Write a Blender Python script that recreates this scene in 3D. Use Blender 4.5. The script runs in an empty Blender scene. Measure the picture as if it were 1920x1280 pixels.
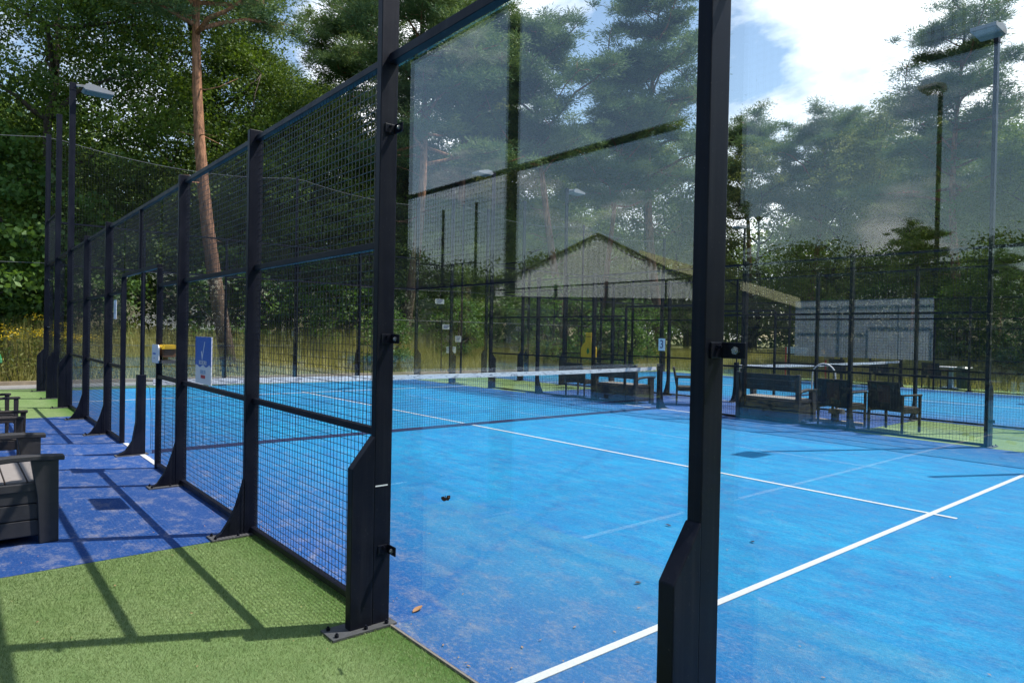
import bpy, math, random
import numpy as np
from mathutils import Matrix, Vector
from math import sin, cos, pi, radians, atan2, sqrt

random.seed(7)
RNG = np.random.default_rng(11)
SC = bpy.context.scene
COL = SC.collection

# ------------------------------------------------------------------ camera
cam_d = bpy.data.cameras.new('camera')
cam = bpy.data.objects.new('camera', cam_d)
COL.objects.link(cam)
YAW, PITCH, ROLL = -0.8761, -0.0104, 0.0194
fw = Vector((sin(YAW) * cos(PITCH), cos(YAW) * cos(PITCH), sin(PITCH)))
r0 = Vector((cos(YAW), -sin(YAW), 0))
u0 = r0.cross(fw)
rt = r0 * cos(ROLL) + u0 * sin(ROLL)
up = -r0 * sin(ROLL) + u0 * cos(ROLL)
M = Matrix((rt, up, -fw)).transposed().to_4x4()
M.translation = Vector((9.1826, -6.8155, 1.5453))
cam.matrix_world = M
cam_d.sensor_width = 36.0
cam_d.lens = 1268.67 / 1920 * 36
cam_d.clip_start = 0.03
cam_d.clip_end = 2000
SC.camera = cam

# ------------------------------------------------------------------ sky, sun, exposure
SUN = Vector((0.28, 0.53, 1.0)).normalized()
elev = math.asin(SUN.z)
azi = atan2(SUN.x, SUN.y)
world = bpy.data.worlds.new('World')
SC.world = world
world.use_nodes = True
wn = world.node_tree
wn.nodes.clear()


def N(nt, typ, **kw):
    n = nt.nodes.new(typ)
    for k, v in kw.items():
        if k.startswith('i_'):
            key = k[2:]
            key = int(key) if key.isdigit() else key.replace('_', ' ')
            n.inputs[key].default_value = v
        else:
            setattr(n, k, v)
    return n


def mth(nt, op, a=None, b=None, c=None, clamp=False):
    n = nt.nodes.new('ShaderNodeMath')
    n.operation = op
    n.use_clamp = clamp
    for i, v in enumerate((a, b, c)):
        if v is None:
            continue
        if isinstance(v, (int, float)):
            n.inputs[i].default_value = v
        else:
            nt.links.new(v, n.inputs[i])
    return n.outputs[0]


def ramp(nt, fac, stops):
    n = nt.nodes.new('ShaderNodeValToRGB')
    el = n.color_ramp.elements
    while len(el) < len(stops):
        el.new(0.5)
    for e, (p, c) in zip(el, stops):
        e.position = p
        e.color = (c, c, c, 1) if isinstance(c, (int, float)) else (*c, 1)
    nt.links.new(fac, n.inputs[0])
    return n.outputs[0]


def mixc(nt, fac, a, b, blend='MIX'):
    n = nt.nodes.new('ShaderNodeMix')
    n.data_type = 'RGBA'
    n.blend_type = blend
    for idx, v in ((0, fac), (6, a), (7, b)):
        if isinstance(v, (int, float)):
            n.inputs[idx].default_value = v
        elif isinstance(v, tuple):
            n.inputs[idx].default_value = (*v, 1)
        else:
            nt.links.new(v, n.inputs[idx])
    return n.outputs[2]


def noise(nt, vec, scale, detail=4, rough=.5, dist=0.0):
    n = nt.nodes.new('ShaderNodeTexNoise')
    n.inputs['Scale'].default_value = scale
    n.inputs['Detail'].default_value = detail
    n.inputs['Roughness'].default_value = rough
    n.inputs['Distortion'].default_value = dist
    if vec is not None:
        nt.links.new(vec, n.inputs['Vector'])
    return n.outputs['Fac']


def mapping(nt, vec, scale=(1, 1, 1), rot=(0, 0, 0), loc=(0, 0, 0)):
    n = nt.nodes.new('ShaderNodeMapping')
    n.inputs['Scale'].default_value = scale
    n.inputs['Rotation'].default_value = rot
    n.inputs['Location'].default_value = loc
    nt.links.new(vec, n.inputs['Vector'])
    return n.outputs[0]


sky = N(wn, 'ShaderNodeTexSky', sky_type='NISHITA', sun_disc=False)
sky.sun_elevation = elev
sky.sun_rotation = azi
sky.air_density = 1.25
sky.dust_density = 0.6
sky.ozone_density = 1.0
tcw = N(wn, 'ShaderNodeTexCoord')
sep = N(wn, 'ShaderNodeSeparateXYZ')
wn.links.new(tcw.outputs['Generated'], sep.inputs[0])
zz = mth(wn, 'ADD', mth(wn, 'MAXIMUM', sep.outputs[2], 0.0), 0.22)
cx_ = mth(wn, 'DIVIDE', sep.outputs[0], zz)
cy_ = mth(wn, 'DIVIDE', sep.outputs[1], zz)
cmb = N(wn, 'ShaderNodeCombineXYZ')
wn.links.new(cx_, cmb.inputs[0])
wn.links.new(cy_, cmb.inputs[1])
n1 = noise(wn, mapping(wn, cmb.outputs[0], loc=(3.1, 1.7, 0)), 1.15, 9, .58, .15)


def toward(d, k):
    """cloud bank: brightest near world direction d"""
    v = Vector(d).normalized()
    n = N(wn, 'ShaderNodeVectorMath', operation='DOT_PRODUCT')
    wn.links.new(tcw.outputs['Generated'], n.inputs[0])
    n.inputs[1].default_value = v
    return mth(wn, 'MULTIPLY', mth(wn, 'SUBTRACT', 1.0, mth(wn, 'MULTIPLY', mth(wn, 'SUBTRACT', 1.0, n.outputs['Value']), k), clamp=True), 1.0)


bank = mth(wn, 'MAXIMUM', toward((-0.34, 0.86, 0.30), 9.0), toward((-0.75, 0.55, 0.36), 30.0))
cov = mth(wn, 'SUBTRACT', mth(wn, 'ADD', n1, mth(wn, 'MULTIPLY', bank, 0.205)), mth(wn, 'MULTIPLY', toward((-.50, -.85, .25), 3.0), .15))
puffs = mth(wn, 'ADD', mth(wn, 'ADD', mth(wn, 'MULTIPLY', toward((-.41, -1.06, .135), 260.0), .26), mth(wn, 'MULTIPLY', toward((-.60, -.81, .31), 70.0), .20)),
            mth(wn, 'MULTIPLY', toward((-.82, -.58, .31), 40.0), .16))
cov = mth(wn, 'ADD', cov, puffs)
cl = ramp(wn, cov, [(0.53, 0.0), (0.60, .6), (0.69, 1.0)])
shade = ramp(wn, noise(wn, mapping(wn, cmb.outputs[0], loc=(3.1, 1.62, 0)), 1.9, 6, .5), [(0.35, .70), (0.62, 1.0)])
ccol = N(wn, 'ShaderNodeVectorMath', operation='SCALE')
ccol.inputs[0].default_value = (12.0, 12.3, 12.8)
wn.links.new(shade, ccol.inputs['Scale'])
skymix = mixc(wn, cl, sky.outputs[0], ccol.outputs[0])
bg = N(wn, 'ShaderNodeBackground')
bg.inputs['Strength'].default_value = 0.125
wn.links.new(skymix, bg.inputs['Color'])
wo = N(wn, 'ShaderNodeOutputWorld')
wn.links.new(bg.outputs[0], wo.inputs[0])

sun_d = bpy.data.lights.new('sun', 'SUN')
sun_d.energy = 5.0
sun_d.angle = radians(0.53)
sun_d.color = (1.0, 0.955, 0.88)
sun = bpy.data.objects.new('sun', sun_d)
sun.rotation_euler = SUN.to_track_quat('Z', 'Y').to_euler()
sun.location = (5, 5, 30)
COL.objects.link(sun)

SC.view_settings.view_transform = 'Standard'
SC.view_settings.look = 'None'
SC.view_settings.exposure = 0.55
SC.view_settings.gamma = 1.0
SC.render.engine = 'CYCLES'
SC.cycles.transparent_max_bounces = 48
SC.cycles.max_bounces = 9
SC.cycles.glossy_bounces = 4
SC.cycles.diffuse_bounces = 4
SC.cycles.transmission_bounces = 4
SC.cycles.caustics_reflective = False
SC.cycles.caustics_refractive = False
SC.cycles.sample_clamp_indirect = 6
SC.cycles.use_adaptive_sampling = True
SC.cycles.adaptive_threshold = 0.012


# ------------------------------------------------------------------ materials
def new_mat(name):
    m = bpy.data.materials.new(name)
    m.use_nodes = True
    nt = m.node_tree
    nt.nodes.clear()
    out = nt.nodes.new('ShaderNodeOutputMaterial')
    return m, nt, out


def principled(nt, out, color, rough=.5, metal=0.0, spec=.5, bump=None, bstr=.2, bdist=.01):
    p = nt.nodes.new('ShaderNodeBsdfPrincipled')
    if isinstance(color, tuple):
        p.inputs['Base Color'].default_value = (*color, 1)
    else:
        nt.links.new(color, p.inputs['Base Color'])
    if isinstance(rough, (int, float)):
        p.inputs['Roughness'].default_value = rough
    else:
        nt.links.new(rough, p.inputs['Roughness'])
    p.inputs['Metallic'].default_value = metal
    p.inputs['Specular IOR Level'].default_value = spec
    if bump is not None:
        b = nt.nodes.new('ShaderNodeBump')
        b.inputs['Strength'].default_value = bstr
        b.inputs['Distance'].default_value = bdist
        nt.links.new(bump, b.inputs['Height'])
        nt.links.new(b.outputs[0], p.inputs['Normal'])
    nt.links.new(p.outputs[0], out.inputs[0])
    return p


def objco(nt):
    return nt.nodes.new('ShaderNodeTexCoord').outputs['Object']


def worldco(nt):
    return nt.nodes.new('ShaderNodeNewGeometry').outputs['Position']


def simple(name, color, rough=.5, metal=0.0, var=.12, scale=20, spec=.5, bstr=.05):
    m, nt, out = new_mat(name)
    co = objco(nt)
    n = noise(nt, co, scale, 5, .6)
    a = tuple(max(0, c * (1 - var)) for c in color)
    b = tuple(min(1, c * (1 + var)) for c in color)
    c = mixc(nt, n, a, b)
    rr = mth(nt, 'ADD', mth(nt, 'MULTIPLY', noise(nt, co, scale * 3, 3), .16), rough - .08)
    principled(nt, out, c, rr, metal, spec, n, bstr, .004)
    return m


def mat_paint():
    """dark blue-black powder-coated steel with dust and scuffs"""
    m, nt, out = new_mat('powder_coated_steel')
    co = worldco(nt)
    dust = ramp(nt, noise(nt, co, 3.0, 8, .7), [(0.45, 0.0), (0.75, 1.0)])
    fine = ramp(nt, noise(nt, co, 90, 3, .6), [(0.66, 0.0), (0.72, 1.0)])
    drip = ramp(nt, noise(nt, mapping(nt, co, (26, 26, .9)), 1.0, 4, .6), [(0.5, 0.0), (0.8, 1.0)])
    base = mixc(nt, dust, (.0045, .0055, .0125), (.010, .0115, .021))
    base = mixc(nt, mth(nt, 'MULTIPLY', drip, .30), base, (.045, .045, .05))
    base = mixc(nt, mth(nt, 'MULTIPLY', fine, .22), base, (.11, .105, .10))
    rr = mth(nt, 'ADD', mth(nt, 'MULTIPLY', dust, .18), .42)
    principled(nt, out, base, rr, 0, .17, noise(nt, co, 260, 2), .06, .001)
    return m


def mat_court(name, walk=False):
    """blue sand-filled artificial turf"""
    m, nt, out = new_mat(name)
    co = objco(nt)
    sx = nt.nodes.new('ShaderNodeSeparateXYZ')
    nt.links.new(co, sx.inputs[0])
    big = noise(nt, mapping(nt, co, (.55, .9, 1)), .9, 5, .6, .4)
    streak = noise(nt, mapping(nt, co, (1.3, 6.5, 1), rot=(0, 0, .5)), 1.5, 7, .68, .5)
    med = noise(nt, mapping(nt, co, (1, 1.5, 1)), 4.2, 9, .78, .15)
    fine = noise(nt, co, 220, 2, .7)
    speck = noise(nt, co, 95, 4, .75)
    grain = noise(nt, mapping(nt, co, (1, 1.4, 1)), 34, 5, .8)
    if walk:
        c = mixc(nt, ramp(nt, med, [(.35, 0), (.65, 1)]), (.009, .056, .225), (.014, .080, .270))
        sandm = ramp(nt, med, [(.50, 0.0), (.72, 1.0)])
        sandc = mth(nt, 'ADD', mth(nt, 'MULTIPLY', sandm, .62), mth(nt, 'MULTIPLY', ramp(nt, grain, [(.52, 0.0), (.66, 1.0)]), .22), clamp=True)
    else:
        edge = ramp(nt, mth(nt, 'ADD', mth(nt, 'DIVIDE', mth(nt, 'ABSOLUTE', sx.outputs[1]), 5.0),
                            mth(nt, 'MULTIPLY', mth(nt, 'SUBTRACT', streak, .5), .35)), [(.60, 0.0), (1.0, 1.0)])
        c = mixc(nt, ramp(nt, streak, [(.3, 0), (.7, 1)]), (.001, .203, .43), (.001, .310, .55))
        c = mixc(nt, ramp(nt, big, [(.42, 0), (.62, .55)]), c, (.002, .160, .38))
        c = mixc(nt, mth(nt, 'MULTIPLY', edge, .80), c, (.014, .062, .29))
        wallm = mth(nt, 'MULTIPLY', mth(nt, 'SUBTRACT', mth(nt, 'ADD', mth(nt, 'ABSOLUTE', sx.outputs[1]), mth(nt, 'MULTIPLY', med, .35)), 5.02), 5.0, clamp=True)
        c = mixc(nt, mth(nt, 'MULTIPLY', ramp(nt, noise(nt, mapping(nt, co, (1.2, 2.0, 1), loc=(7, 3, 0)), 2.3, 8, .75, .2), [(.48, 0), (.66, 1)]), .50), c, (.006, .095, .32))
        sandm = mth(nt, 'ADD', mth(nt, 'MULTIPLY', ramp(nt, med, [(.49, 0.0), (.72, 1.0)]), .75), mth(nt, 'MULTIPLY', ramp(nt, grain, [(.52, 0.0), (.66, 1.0)]), .55), clamp=True)
        sandc = mth(nt, 'MULTIPLY', sandm, mth(nt, 'ADD', mth(nt, 'ADD', mth(nt, 'MULTIPLY', edge, .42), .24), mth(nt, 'MULTIPLY', wallm, .4)), clamp=True)
    c = mixc(nt, sandc, c, (.40, .35, .31))
    c = mixc(nt, mth(nt, 'MULTIPLY', ramp(nt, grain, [(.34, 1), (.50, 0)]), .45), c, (.003, .045, .19))
    c = mixc(nt, mth(nt, 'MULTIPLY', ramp(nt, speck, [(.60, 0), (.68, 1)]), .30), c, (.27, .31, .38))
    c = mixc(nt, mth(nt, 'MULTIPLY', ramp(nt, fine, [(.35, 1), (.62, 0)]), .45), c, (.002, .03, .14))
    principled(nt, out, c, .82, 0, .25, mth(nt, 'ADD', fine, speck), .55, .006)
    return m


def mat_turf():
    m, nt, out = new_mat('green_turf')
    co = worldco(nt)
    big = noise(nt, co, .8, 4, .6)
    med = noise(nt, co, 6, 6, .7, .5)
    fine = noise(nt, mapping(nt, co, (1, 2.2, 1), rot=(0, 0, .7)), 170, 3, .7)
    c = mixc(nt, ramp(nt, med, [(.3, 0), (.7, 1)]), (.165, .265, .085), (.25, .34, .13))
    c = mixc(nt, ramp(nt, big, [(.4, 0), (.7, .5)]), c, (.31, .38, .19))
    ss = nt.nodes.new('ShaderNodeSeparateXYZ')
    nt.links.new(co, ss.inputs[0])
    lush = mth(nt, 'MULTIPLY', mth(nt, 'ADD', mth(nt, 'ADD', ss.outputs[1], 5.34), mth(nt, 'MULTIPLY', mth(nt, 'SUBTRACT', med, .5), .5)), 4.0, clamp=True)
    lush = mth(nt, 'MULTIPLY', lush, mth(nt, 'LESS_THAN', ss.outputs[1], -4.9))
    c = mixc(nt, mth(nt, 'MULTIPLY', lush, .8), c, (.075, .175, .030))
    c = mixc(nt, mth(nt, 'MULTIPLY', ramp(nt, fine, [(.3, 1), (.6, 0)]), .7), c, (.03, .07, .014))
    principled(nt, out, c, .85, 0, .2, fine, .8, .008)
    return m


def mat_blade(name, a, b, trans=.35):
    m, nt, out = new_mat(name)
    at = nt.nodes.new('ShaderNodeAttribute')
    at.attribute_name = 'tint'
    c = mixc(nt, at.outputs['Fac'], a, b)
    d = nt.nodes.new('ShaderNodeBsdfDiffuse')
    t = nt.nodes.new('ShaderNodeBsdfTranslucent')
    nt.links.new(c, d.inputs[0])
    c2 = mixc(nt, .5, c, mixc(nt, 1.0, c, (1.0, 1.0, .35), 'MULTIPLY'))
    nt.links.new(c2, t.inputs[0])
    mx = nt.nodes.new('ShaderNodeMixShader')
    mx.inputs[0].default_value = trans
    nt.links.new(d.outputs[0], mx.inputs[1])
    nt.links.new(t.outputs[0], mx.inputs[2])
    gl = nt.nodes.new('ShaderNodeBsdfGlossy')
    gl.inputs['Roughness'].default_value = .6
    gl.inputs['Color'].default_value = (.9, .95, 1, 1)
    mx2 = nt.nodes.new('ShaderNodeMixShader')
    mx2.inputs[0].default_value = .025
    nt.links.new(mx.outputs[0], mx2.inputs[1])
    nt.links.new(gl.outputs[0], mx2.inputs[2])
    nt.links.new(mx2.outputs[0], out.inputs[0])
    return m


def mat_bark(name, low, high, hz):
    m, nt, out = new_mat(name)
    co = objco(nt)
    s = nt.nodes.new('ShaderNodeSeparateXYZ')
    nt.links.new(co, s.inputs[0])
    n = noise(nt, mapping(nt, co, (5, 5, 1.2)), 2.2, 6, .7)
    h = mth(nt, 'MULTIPLY', s.outputs[2], 1 / hz, clamp=True)
    c = mixc(nt, ramp(nt, h, [(.15, 0), (.6, 1)]), low, high)
    c = mixc(nt, ramp(nt, n, [(.4, .7), (.62, 0)]), c, (.03, .022, .018))
    principled(nt, out, c, .9, 0, .2, n, .6, .03)
    return m


def mat_glass():
    """clear tempered pane: mirror-like by angle, faint green tint, dust film"""
    m, nt, out = new_mat('tempered_glass')
    g = nt.nodes.new('ShaderNodeNewGeometry')
    dt = N(nt, 'ShaderNodeVectorMath', operation='DOT_PRODUCT')
    nt.links.new(g.outputs['Incoming'], dt.inputs[0])
    nt.links.new(g.outputs['Normal'], dt.inputs[1])
    a = mth(nt, 'ABSOLUTE', dt.outputs['Value'])
    f = mth(nt, 'ADD', mth(nt, 'MULTIPLY', mth(nt, 'POWER', mth(nt, 'SUBTRACT', 1.0, a, clamp=True), 5.0), .93), .068)
    tr = nt.nodes.new('ShaderNodeBsdfTransparent')
    tr.inputs[0].default_value = (.968, .988, .982, 1)
    gl = nt.nodes.new('ShaderNodeBsdfGlossy')
    gl.inputs['Roughness'].default_value = 0.0
    gl.inputs['Color'].default_value = (1, 1, 1, 1)
    mx = nt.nodes.new('ShaderNodeMixShader')
    nt.links.new(f, mx.inputs[0])
    nt.links.new(tr.outputs[0], mx.inputs[1])
    nt.links.new(gl.outputs[0], mx.inputs[2])
    # dust film
    df = nt.nodes.new('ShaderNodeBsdfDiffuse')
    df.inputs[0].default_value = (.5, .52, .55, 1)
    co = g.outputs['Position']
    smear = ramp(nt, noise(nt, mapping(nt, co, (2.2, 2.2, 1.2), rot=(0, .5, 0)), 1.6, 7, .7, .8), [(.45, 0.000), (.8, .012)])
    spots = mth(nt, 'MULTIPLY', ramp(nt, noise(nt, co, 60, 2, .5), [(.74, 0), (.78, 1)]), .10)
    mx2 = nt.nodes.new('ShaderNodeMixShader')
    nt.links.new(mth(nt, 'ADD', smear, spots), mx2.inputs[0])
    nt.links.new(mx.outputs[0], mx2.inputs[1])
    nt.links.new(df.outputs[0], mx2.inputs[2])
    nt.links.new(mx2.outputs[0], out.inputs[0])
    return m


def mat_corrugated(name, a, b, pitch=.25, rough=.5):
    m, nt, out = new_mat(name)
    co = objco(nt)
    n = noise(nt, mapping(nt, co, (3, 3, .4)), 1.2, 5, .6)
    c = mixc(nt, n, a, b)
    principled(nt, out, c, rough, 0, .4, noise(nt, co, 8, 3), .1, .01)
    return m


def mat_screen():
    m, nt, out = new_mat('shade_net')
    co = worldco(nt)
    d = nt.nodes.new('ShaderNodeBsdfDiffuse')
    n = noise(nt, mapping(nt, co, (40, 40, 40)), 1.0, 3, .6)
    nt.links.new(mixc(nt, n, (.20, .215, .235), (.33, .35, .38)), d.inputs[0])
    t = nt.nodes.new('ShaderNodeBsdfTranslucent')
    t.inputs[0].default_value = (.35, .4, .46, 1)
    mx0 = nt.nodes.new('ShaderNodeMixShader')
    mx0.inputs[0].default_value = .4
    nt.links.new(d.outputs[0], mx0.inputs[1])
    nt.links.new(t.outputs[0], mx0.inputs[2])
    tr = nt.nodes.new('ShaderNodeBsdfTransparent')
    mx = nt.nodes.new('ShaderNodeMixShader')
    h = ramp(nt, noise(nt, mapping(nt, co, (14, 14, 14)), 1.0, 4, .7), [(.35, .30), (.65, .58)])
    nt.links.new(h, mx.inputs[0])
    nt.links.new(tr.outputs[0], mx.inputs[1])
    nt.links.new(mx0.outputs[0], mx.inputs[2])
    nt.links.new(mx.outputs[0], out.inputs[0])
    return m


def mat_band():
    m, nt, out = new_mat('printed_net_tape')
    co = objco(nt)
    n = noise(nt, mapping(nt, co, (1, 3.2, 16)), 1.0, 4, .65, 2.2)
    k = ramp(nt, n, [(.53, 0), (.60, .8)])
    c = mixc(nt, k, (.66, .66, .68), (.16, .17, .22))
    principled(nt, out, c, .6)
    return m


MT = {}
MT['paint'] = mat_paint()
MT['court'] = mat_court('blue_court_turf')
MT['walk'] = mat_court('blue_walkway_turf', True)
MT['turf'] = mat_turf()
MT['glass'] = mat_glass()
MT['screen'] = mat_screen()
MT['band'] = mat_band()
MT['line'] = simple('white_line_turf', (.46, .47, .50), .85, var=.22, scale=60)
MT['wire'] = simple('coated_mesh_wire', (.012, .014, .020), .4, var=.2)
MT['twine'] = simple('black_net_twine', (.014, .016, .022), .8, var=.2)
MT['hem'] = simple('navy_net_hem', (.012, .022, .08), .8, var=.3)
MT['cable'] = simple('galvanised_cable', (.13, .13, .14), .6, .2)
MT['chrome'] = simple('zinc_bolt', (.42, .42, .42), .28, .9)
MT['plate'] = simple('dusty_base_plate', (.085, .085, .09), .6, .2, var=.45, scale=30, bstr=.3)
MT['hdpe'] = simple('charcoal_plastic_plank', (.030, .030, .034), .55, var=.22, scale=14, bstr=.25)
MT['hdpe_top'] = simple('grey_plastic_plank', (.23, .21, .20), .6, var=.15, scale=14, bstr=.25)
MT['rattan'] = simple('black_woven_rattan', (.022, .017, .016), .6, var=.5, scale=160, bstr=.8)
MT['cushion'] = simple('brown_panel', (.085, .038, .028), .7, var=.2)
MT['lamp'] = simple('lamp_grey_metal', (.26, .26, .27), .6, 0)
MT['lens'] = simple('lamp_lens', (.22, .23, .24), .25, 0, var=.05)
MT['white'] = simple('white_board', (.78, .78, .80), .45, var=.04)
MT['faded'] = simple('faded_board', (.42, .43, .42), .6, var=.1)
MT['blue'] = simple('blue_print', (.012, .12, .50), .4, var=.06)
MT['navy'] = simple('navy_print', (.02, .03, .14), .5, var=.05)
MT['red'] = simple('red_print', (.55, .04, .04), .5, var=.08)
MT['lightblue'] = simple('pale_blue_print', (.30, .45, .66), .5, var=.08)
MT['yellow'] = simple('yellow_plastic', (.72, .44, .02), .4, var=.08)
MT['brown'] = simple('brown_card', (.16, .07, .03), .7, var=.2)
MT['tan'] = simple('tan_cloth', (.52, .36, .16), .8, var=.15, scale=6)
MT['green'] = simple('green_plastic', (.02, .16, .05), .45)
MT['darkgreen'] = simple('dark_green_bin', (.012, .035, .022), .45)
MT['beige'] = simple('beige_panel', (.42, .38, .30), .6)
MT['wood'] = simple('weathered_timber', (.30, .24, .17), .8, var=.3, scale=9, bstr=.4)
MT['concrete'] = simple('concrete_edge', (.22, .19, .17), .85, var=.25, scale=25, bstr=.4)
MT['path'] = simple('grey_paving', (.22, .215, .21), .85, var=.25, scale=8, bstr=.4)
MT['earth'] = simple('dry_meadow_ground', (.15, .15, .045), .95, var=.5, scale=1.2, bstr=.6)
MT['hallgrey'] = mat_corrugated('grey_corrugated_sheet', (.70, .74, .77), (.84, .87, .89))
MT['halldark'] = simple('dark_hall_base', (.035, .04, .035), .8)
MT['hallroof'] = mat_corrugated('mossy_roof_sheet', (.10, .12, .10), (.17, .19, .15))
MT['olive'] = mat_corrugated('olive_roof_sheet', (.40, .39, .22), (.52, .50, .30))
MT['leaf_dry'] = simple('dry_leaf', (.33, .17, .08), .8, var=.3)
MT['wing'] = simple('dark_wing', (.05, .016, .010), .8, var=.5, scale=80)
MT['wing_spot'] = simple('pale_wing_spot', (.6, .25, .12), .8)
MT['oak'] = mat_blade('oak_leaf', (.065, .135, .022), (.21, .28, .045), .45)
MT['beech'] = mat_blade('beech_leaf', (.030, .075, .012), (.16, .24, .025), .42)
MT['light_leaf'] = mat_blade('birch_leaf', (.10, .155, .045), (.27, .29, .085), .42)
MT['maple'] = mat_blade('maple_leaf', (.045, .12, .018), (.14, .24, .04), .45)
MT['needle'] = mat_blade('pine_needle', (.065, .13, .055), (.20, .27, .09), .30)
MT['added_hedge'] = mat_blade('added_hedge_leaf', (.008, .018, .008), (.020, .040, .014), .1)  # very dark leaf for the added hedge, to mute its reflection
MT['hay'] = mat_blade('dry_grass_blade', (.22, .22, .05), (.50, .45, .16), .35)
MT['weed'] = mat_blade('meadow_leaf', (.10, .15, .035), (.28, .27, .06), .4)
MT['flower'] = mat_blade('yellow_flower', (.62, .42, .01), (.75, .55, .03), .3)
MT['turfblade'] = mat_blade('turf_fibre', (.10, .175, .04), (.38, .46, .20), .35)
MT['bark_pine'] = mat_bark('pine_bark', (.13, .085, .065), (.44, .215, .12), 14)
MT['bark_oak'] = mat_bark('oak_bark', (.065, .055, .045), (.09, .075, .06), 10)


# ------------------------------------------------------------------ mesh helpers
class MB:
    def __init__(s):
        s.v = []
        s.f = []

    def box(s, x0, x1, y0, y1, z0, z1):
        b = len(s.v)
        s.v += [(x0, y0, z0), (x1, y0, z0), (x1, y1, z0), (x0, y1, z0), (x0, y0, z1), (x1, y0, z1), (x1, y1, z1), (x0, y1, z1)]
        s.f += [tuple(b + i for i in q) for q in ((0, 3, 2, 1), (4, 5, 6, 7), (0, 1, 5, 4), (1, 2, 6, 5), (2, 3, 7, 6), (3, 0, 4, 7))]
        return s

    def prism(s, poly, a0, a1, axis='x'):
        """poly: list of 2-D points, extruded along axis"""
        b = len(s.v)
        n = len(poly)
        for a in (a0, a1):
            for p, q in poly:
                s.v.append({'x': (a, p, q), 'y': (p, a, q), 'z': (p, q, a)}[axis])
        s.f.append(tuple(b + i for i in range(n))[::-1])
        s.f.append(tuple(b + n + i for i in range(n)))
        for i in range(n):
            j = (i + 1) % n
            s.f.append((b + i, b + j, b + n + j, b + n + i))
        return s

    def tube(s, pts, rad, n=8, caps=True):
        pts = [Vector(p) for p in pts]
        if not isinstance(rad, (list, tuple)):
            rad = [rad] * len(pts)
        b = len(s.v)
        prev = None
        for i, p in enumerate(pts):
            t = (pts[min(i + 1, len(pts) - 1)] - pts[max(i - 1, 0)]).normalized()
            if prev is None:
                a = t.orthogonal().normalized()
            else:
                a = (prev - t * prev.dot(t))
                a = a.normalized() if a.length > 1e-6 else t.orthogonal().normalized()
            prev = a
            c = t.cross(a)
            for k in range(n):
                th = 2 * pi * k / n
                s.v.append(tuple(p + (a * cos(th) + c * sin(th)) * rad[i]))
        for i in range(len(pts) - 1):
            for k in range(n):
                k2 = (k + 1) % n
                s.f.append((b + i * n + k, b + i * n + k2, b + (i + 1) * n + k2, b + (i + 1) * n + k))
        if caps:
            s.f.append(tuple(b + k for k in range(n))[::-1])
            s.f.append(tuple(b + (len(pts) - 1) * n + k for k in range(n)))
        return s

    def cyl(s, c, r, h, n=16, axis='z', r2=None):
        d = {'x': (h, 0, 0), 'y': (0, h, 0), 'z': (0, 0, h)}[axis]
        return s.tube([c, (c[0] + d[0], c[1] + d[1], c[2] + d[2])], [r, r if r2 is None else r2], n)

    def quad(s, a, b_, c, d):
        b = len(s.v)
        s.v += [tuple(a), tuple(b_), tuple(c), tuple(d)]
        s.f.append((b, b + 1, b + 2, b + 3))
        return s

    def mesh(s, name):
        me = bpy.data.meshes.new(name)
        me.from_pydata(s.v, [], s.f)
        me.update()
        return me

    def obj(s, name, mat, parent=None, bevel=0, smooth=False):
        me = s.mesh(name)
        me.materials.append(mat)
        o = bpy.data.objects.new(name, me)
        COL.objects.link(o)
        if parent:
            o.parent = parent
        if bevel:
            bv = o.modifiers.new('bevel', 'BEVEL')
            bv.width = bevel
            bv.segments = 2
            bv.limit_method = 'ANGLE'
        if smooth:
            for p in me.polygons:
                p.use_smooth = True
        return o


def tag(o, label=None, cat=None, group=None, kind=None):
    if label:
        o['label'] = label
    if cat:
        o['category'] = cat
    if group:
        o['group'] = group
    if kind:
        o['kind'] = kind
    return o


def thing(name, label, cat, loc=(0, 0, 0), rz=0.0, group=None):
    o = bpy.data.objects.new(name, None)
    o.empty_display_size = .2
    COL.objects.link(o)
    o.location = loc
    o.rotation_euler = (0, 0, rz)
    return tag(o, label, cat, group)


def kids(o):
    return [c for c in COL.objects if c.parent == o]


def dup(root, loc, rz=0.0, label=None, group=None, scale=None):
    m = {}

    def cp(o, par):
        c = o.copy()
        COL.objects.link(c)
        c.parent = par
        for k in kids_of.get(o.name, []):
            cp(k, c)
        return c
    kids_of = {}
    for o in list(COL.objects):
        if o.parent:
            kids_of.setdefault(o.parent.name, []).append(o)
    r = cp(root, None)
    r.location = loc
    r.rotation_euler = (0, 0, rz)
    if scale is not None:
        r.scale = scale if isinstance(scale, tuple) else (scale,) * 3
    if label:
        r['label'] = label
    if group:
        r['group'] = group
    return r


def npmesh(name, V, F, tint=None, mat=None):
    """V (n,3), F (m,k) numpy"""
    me = bpy.data.meshes.new(name)
    k = F.shape[1]
    me.vertices.add(len(V))
    me.vertices.foreach_set('co', V.astype(np.float32).ravel())
    me.loops.add(F.size)
    me.loops.foreach_set('vertex_index', F.astype(np.int32).ravel())
    me.polygons.add(len(F))
    me.polygons.foreach_set('loop_start', np.arange(0, F.size, k, dtype=np.int32))
    me.polygons.foreach_set('loop_total', np.full(len(F), k, dtype=np.int32))
    me.update(calc_edges=True)
    if tint is not None:
        a = me.attributes.new('tint', 'FLOAT', 'FACE')
        a.data.foreach_set('value', tint.astype(np.float32))
    if mat:
        me.materials.append(mat)
    return me


def mobj(name, me, parent=None):
    o = bpy.data.objects.new(name, me)
    COL.objects.link(o)
    if parent:
        o.parent = parent
    return o


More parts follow.
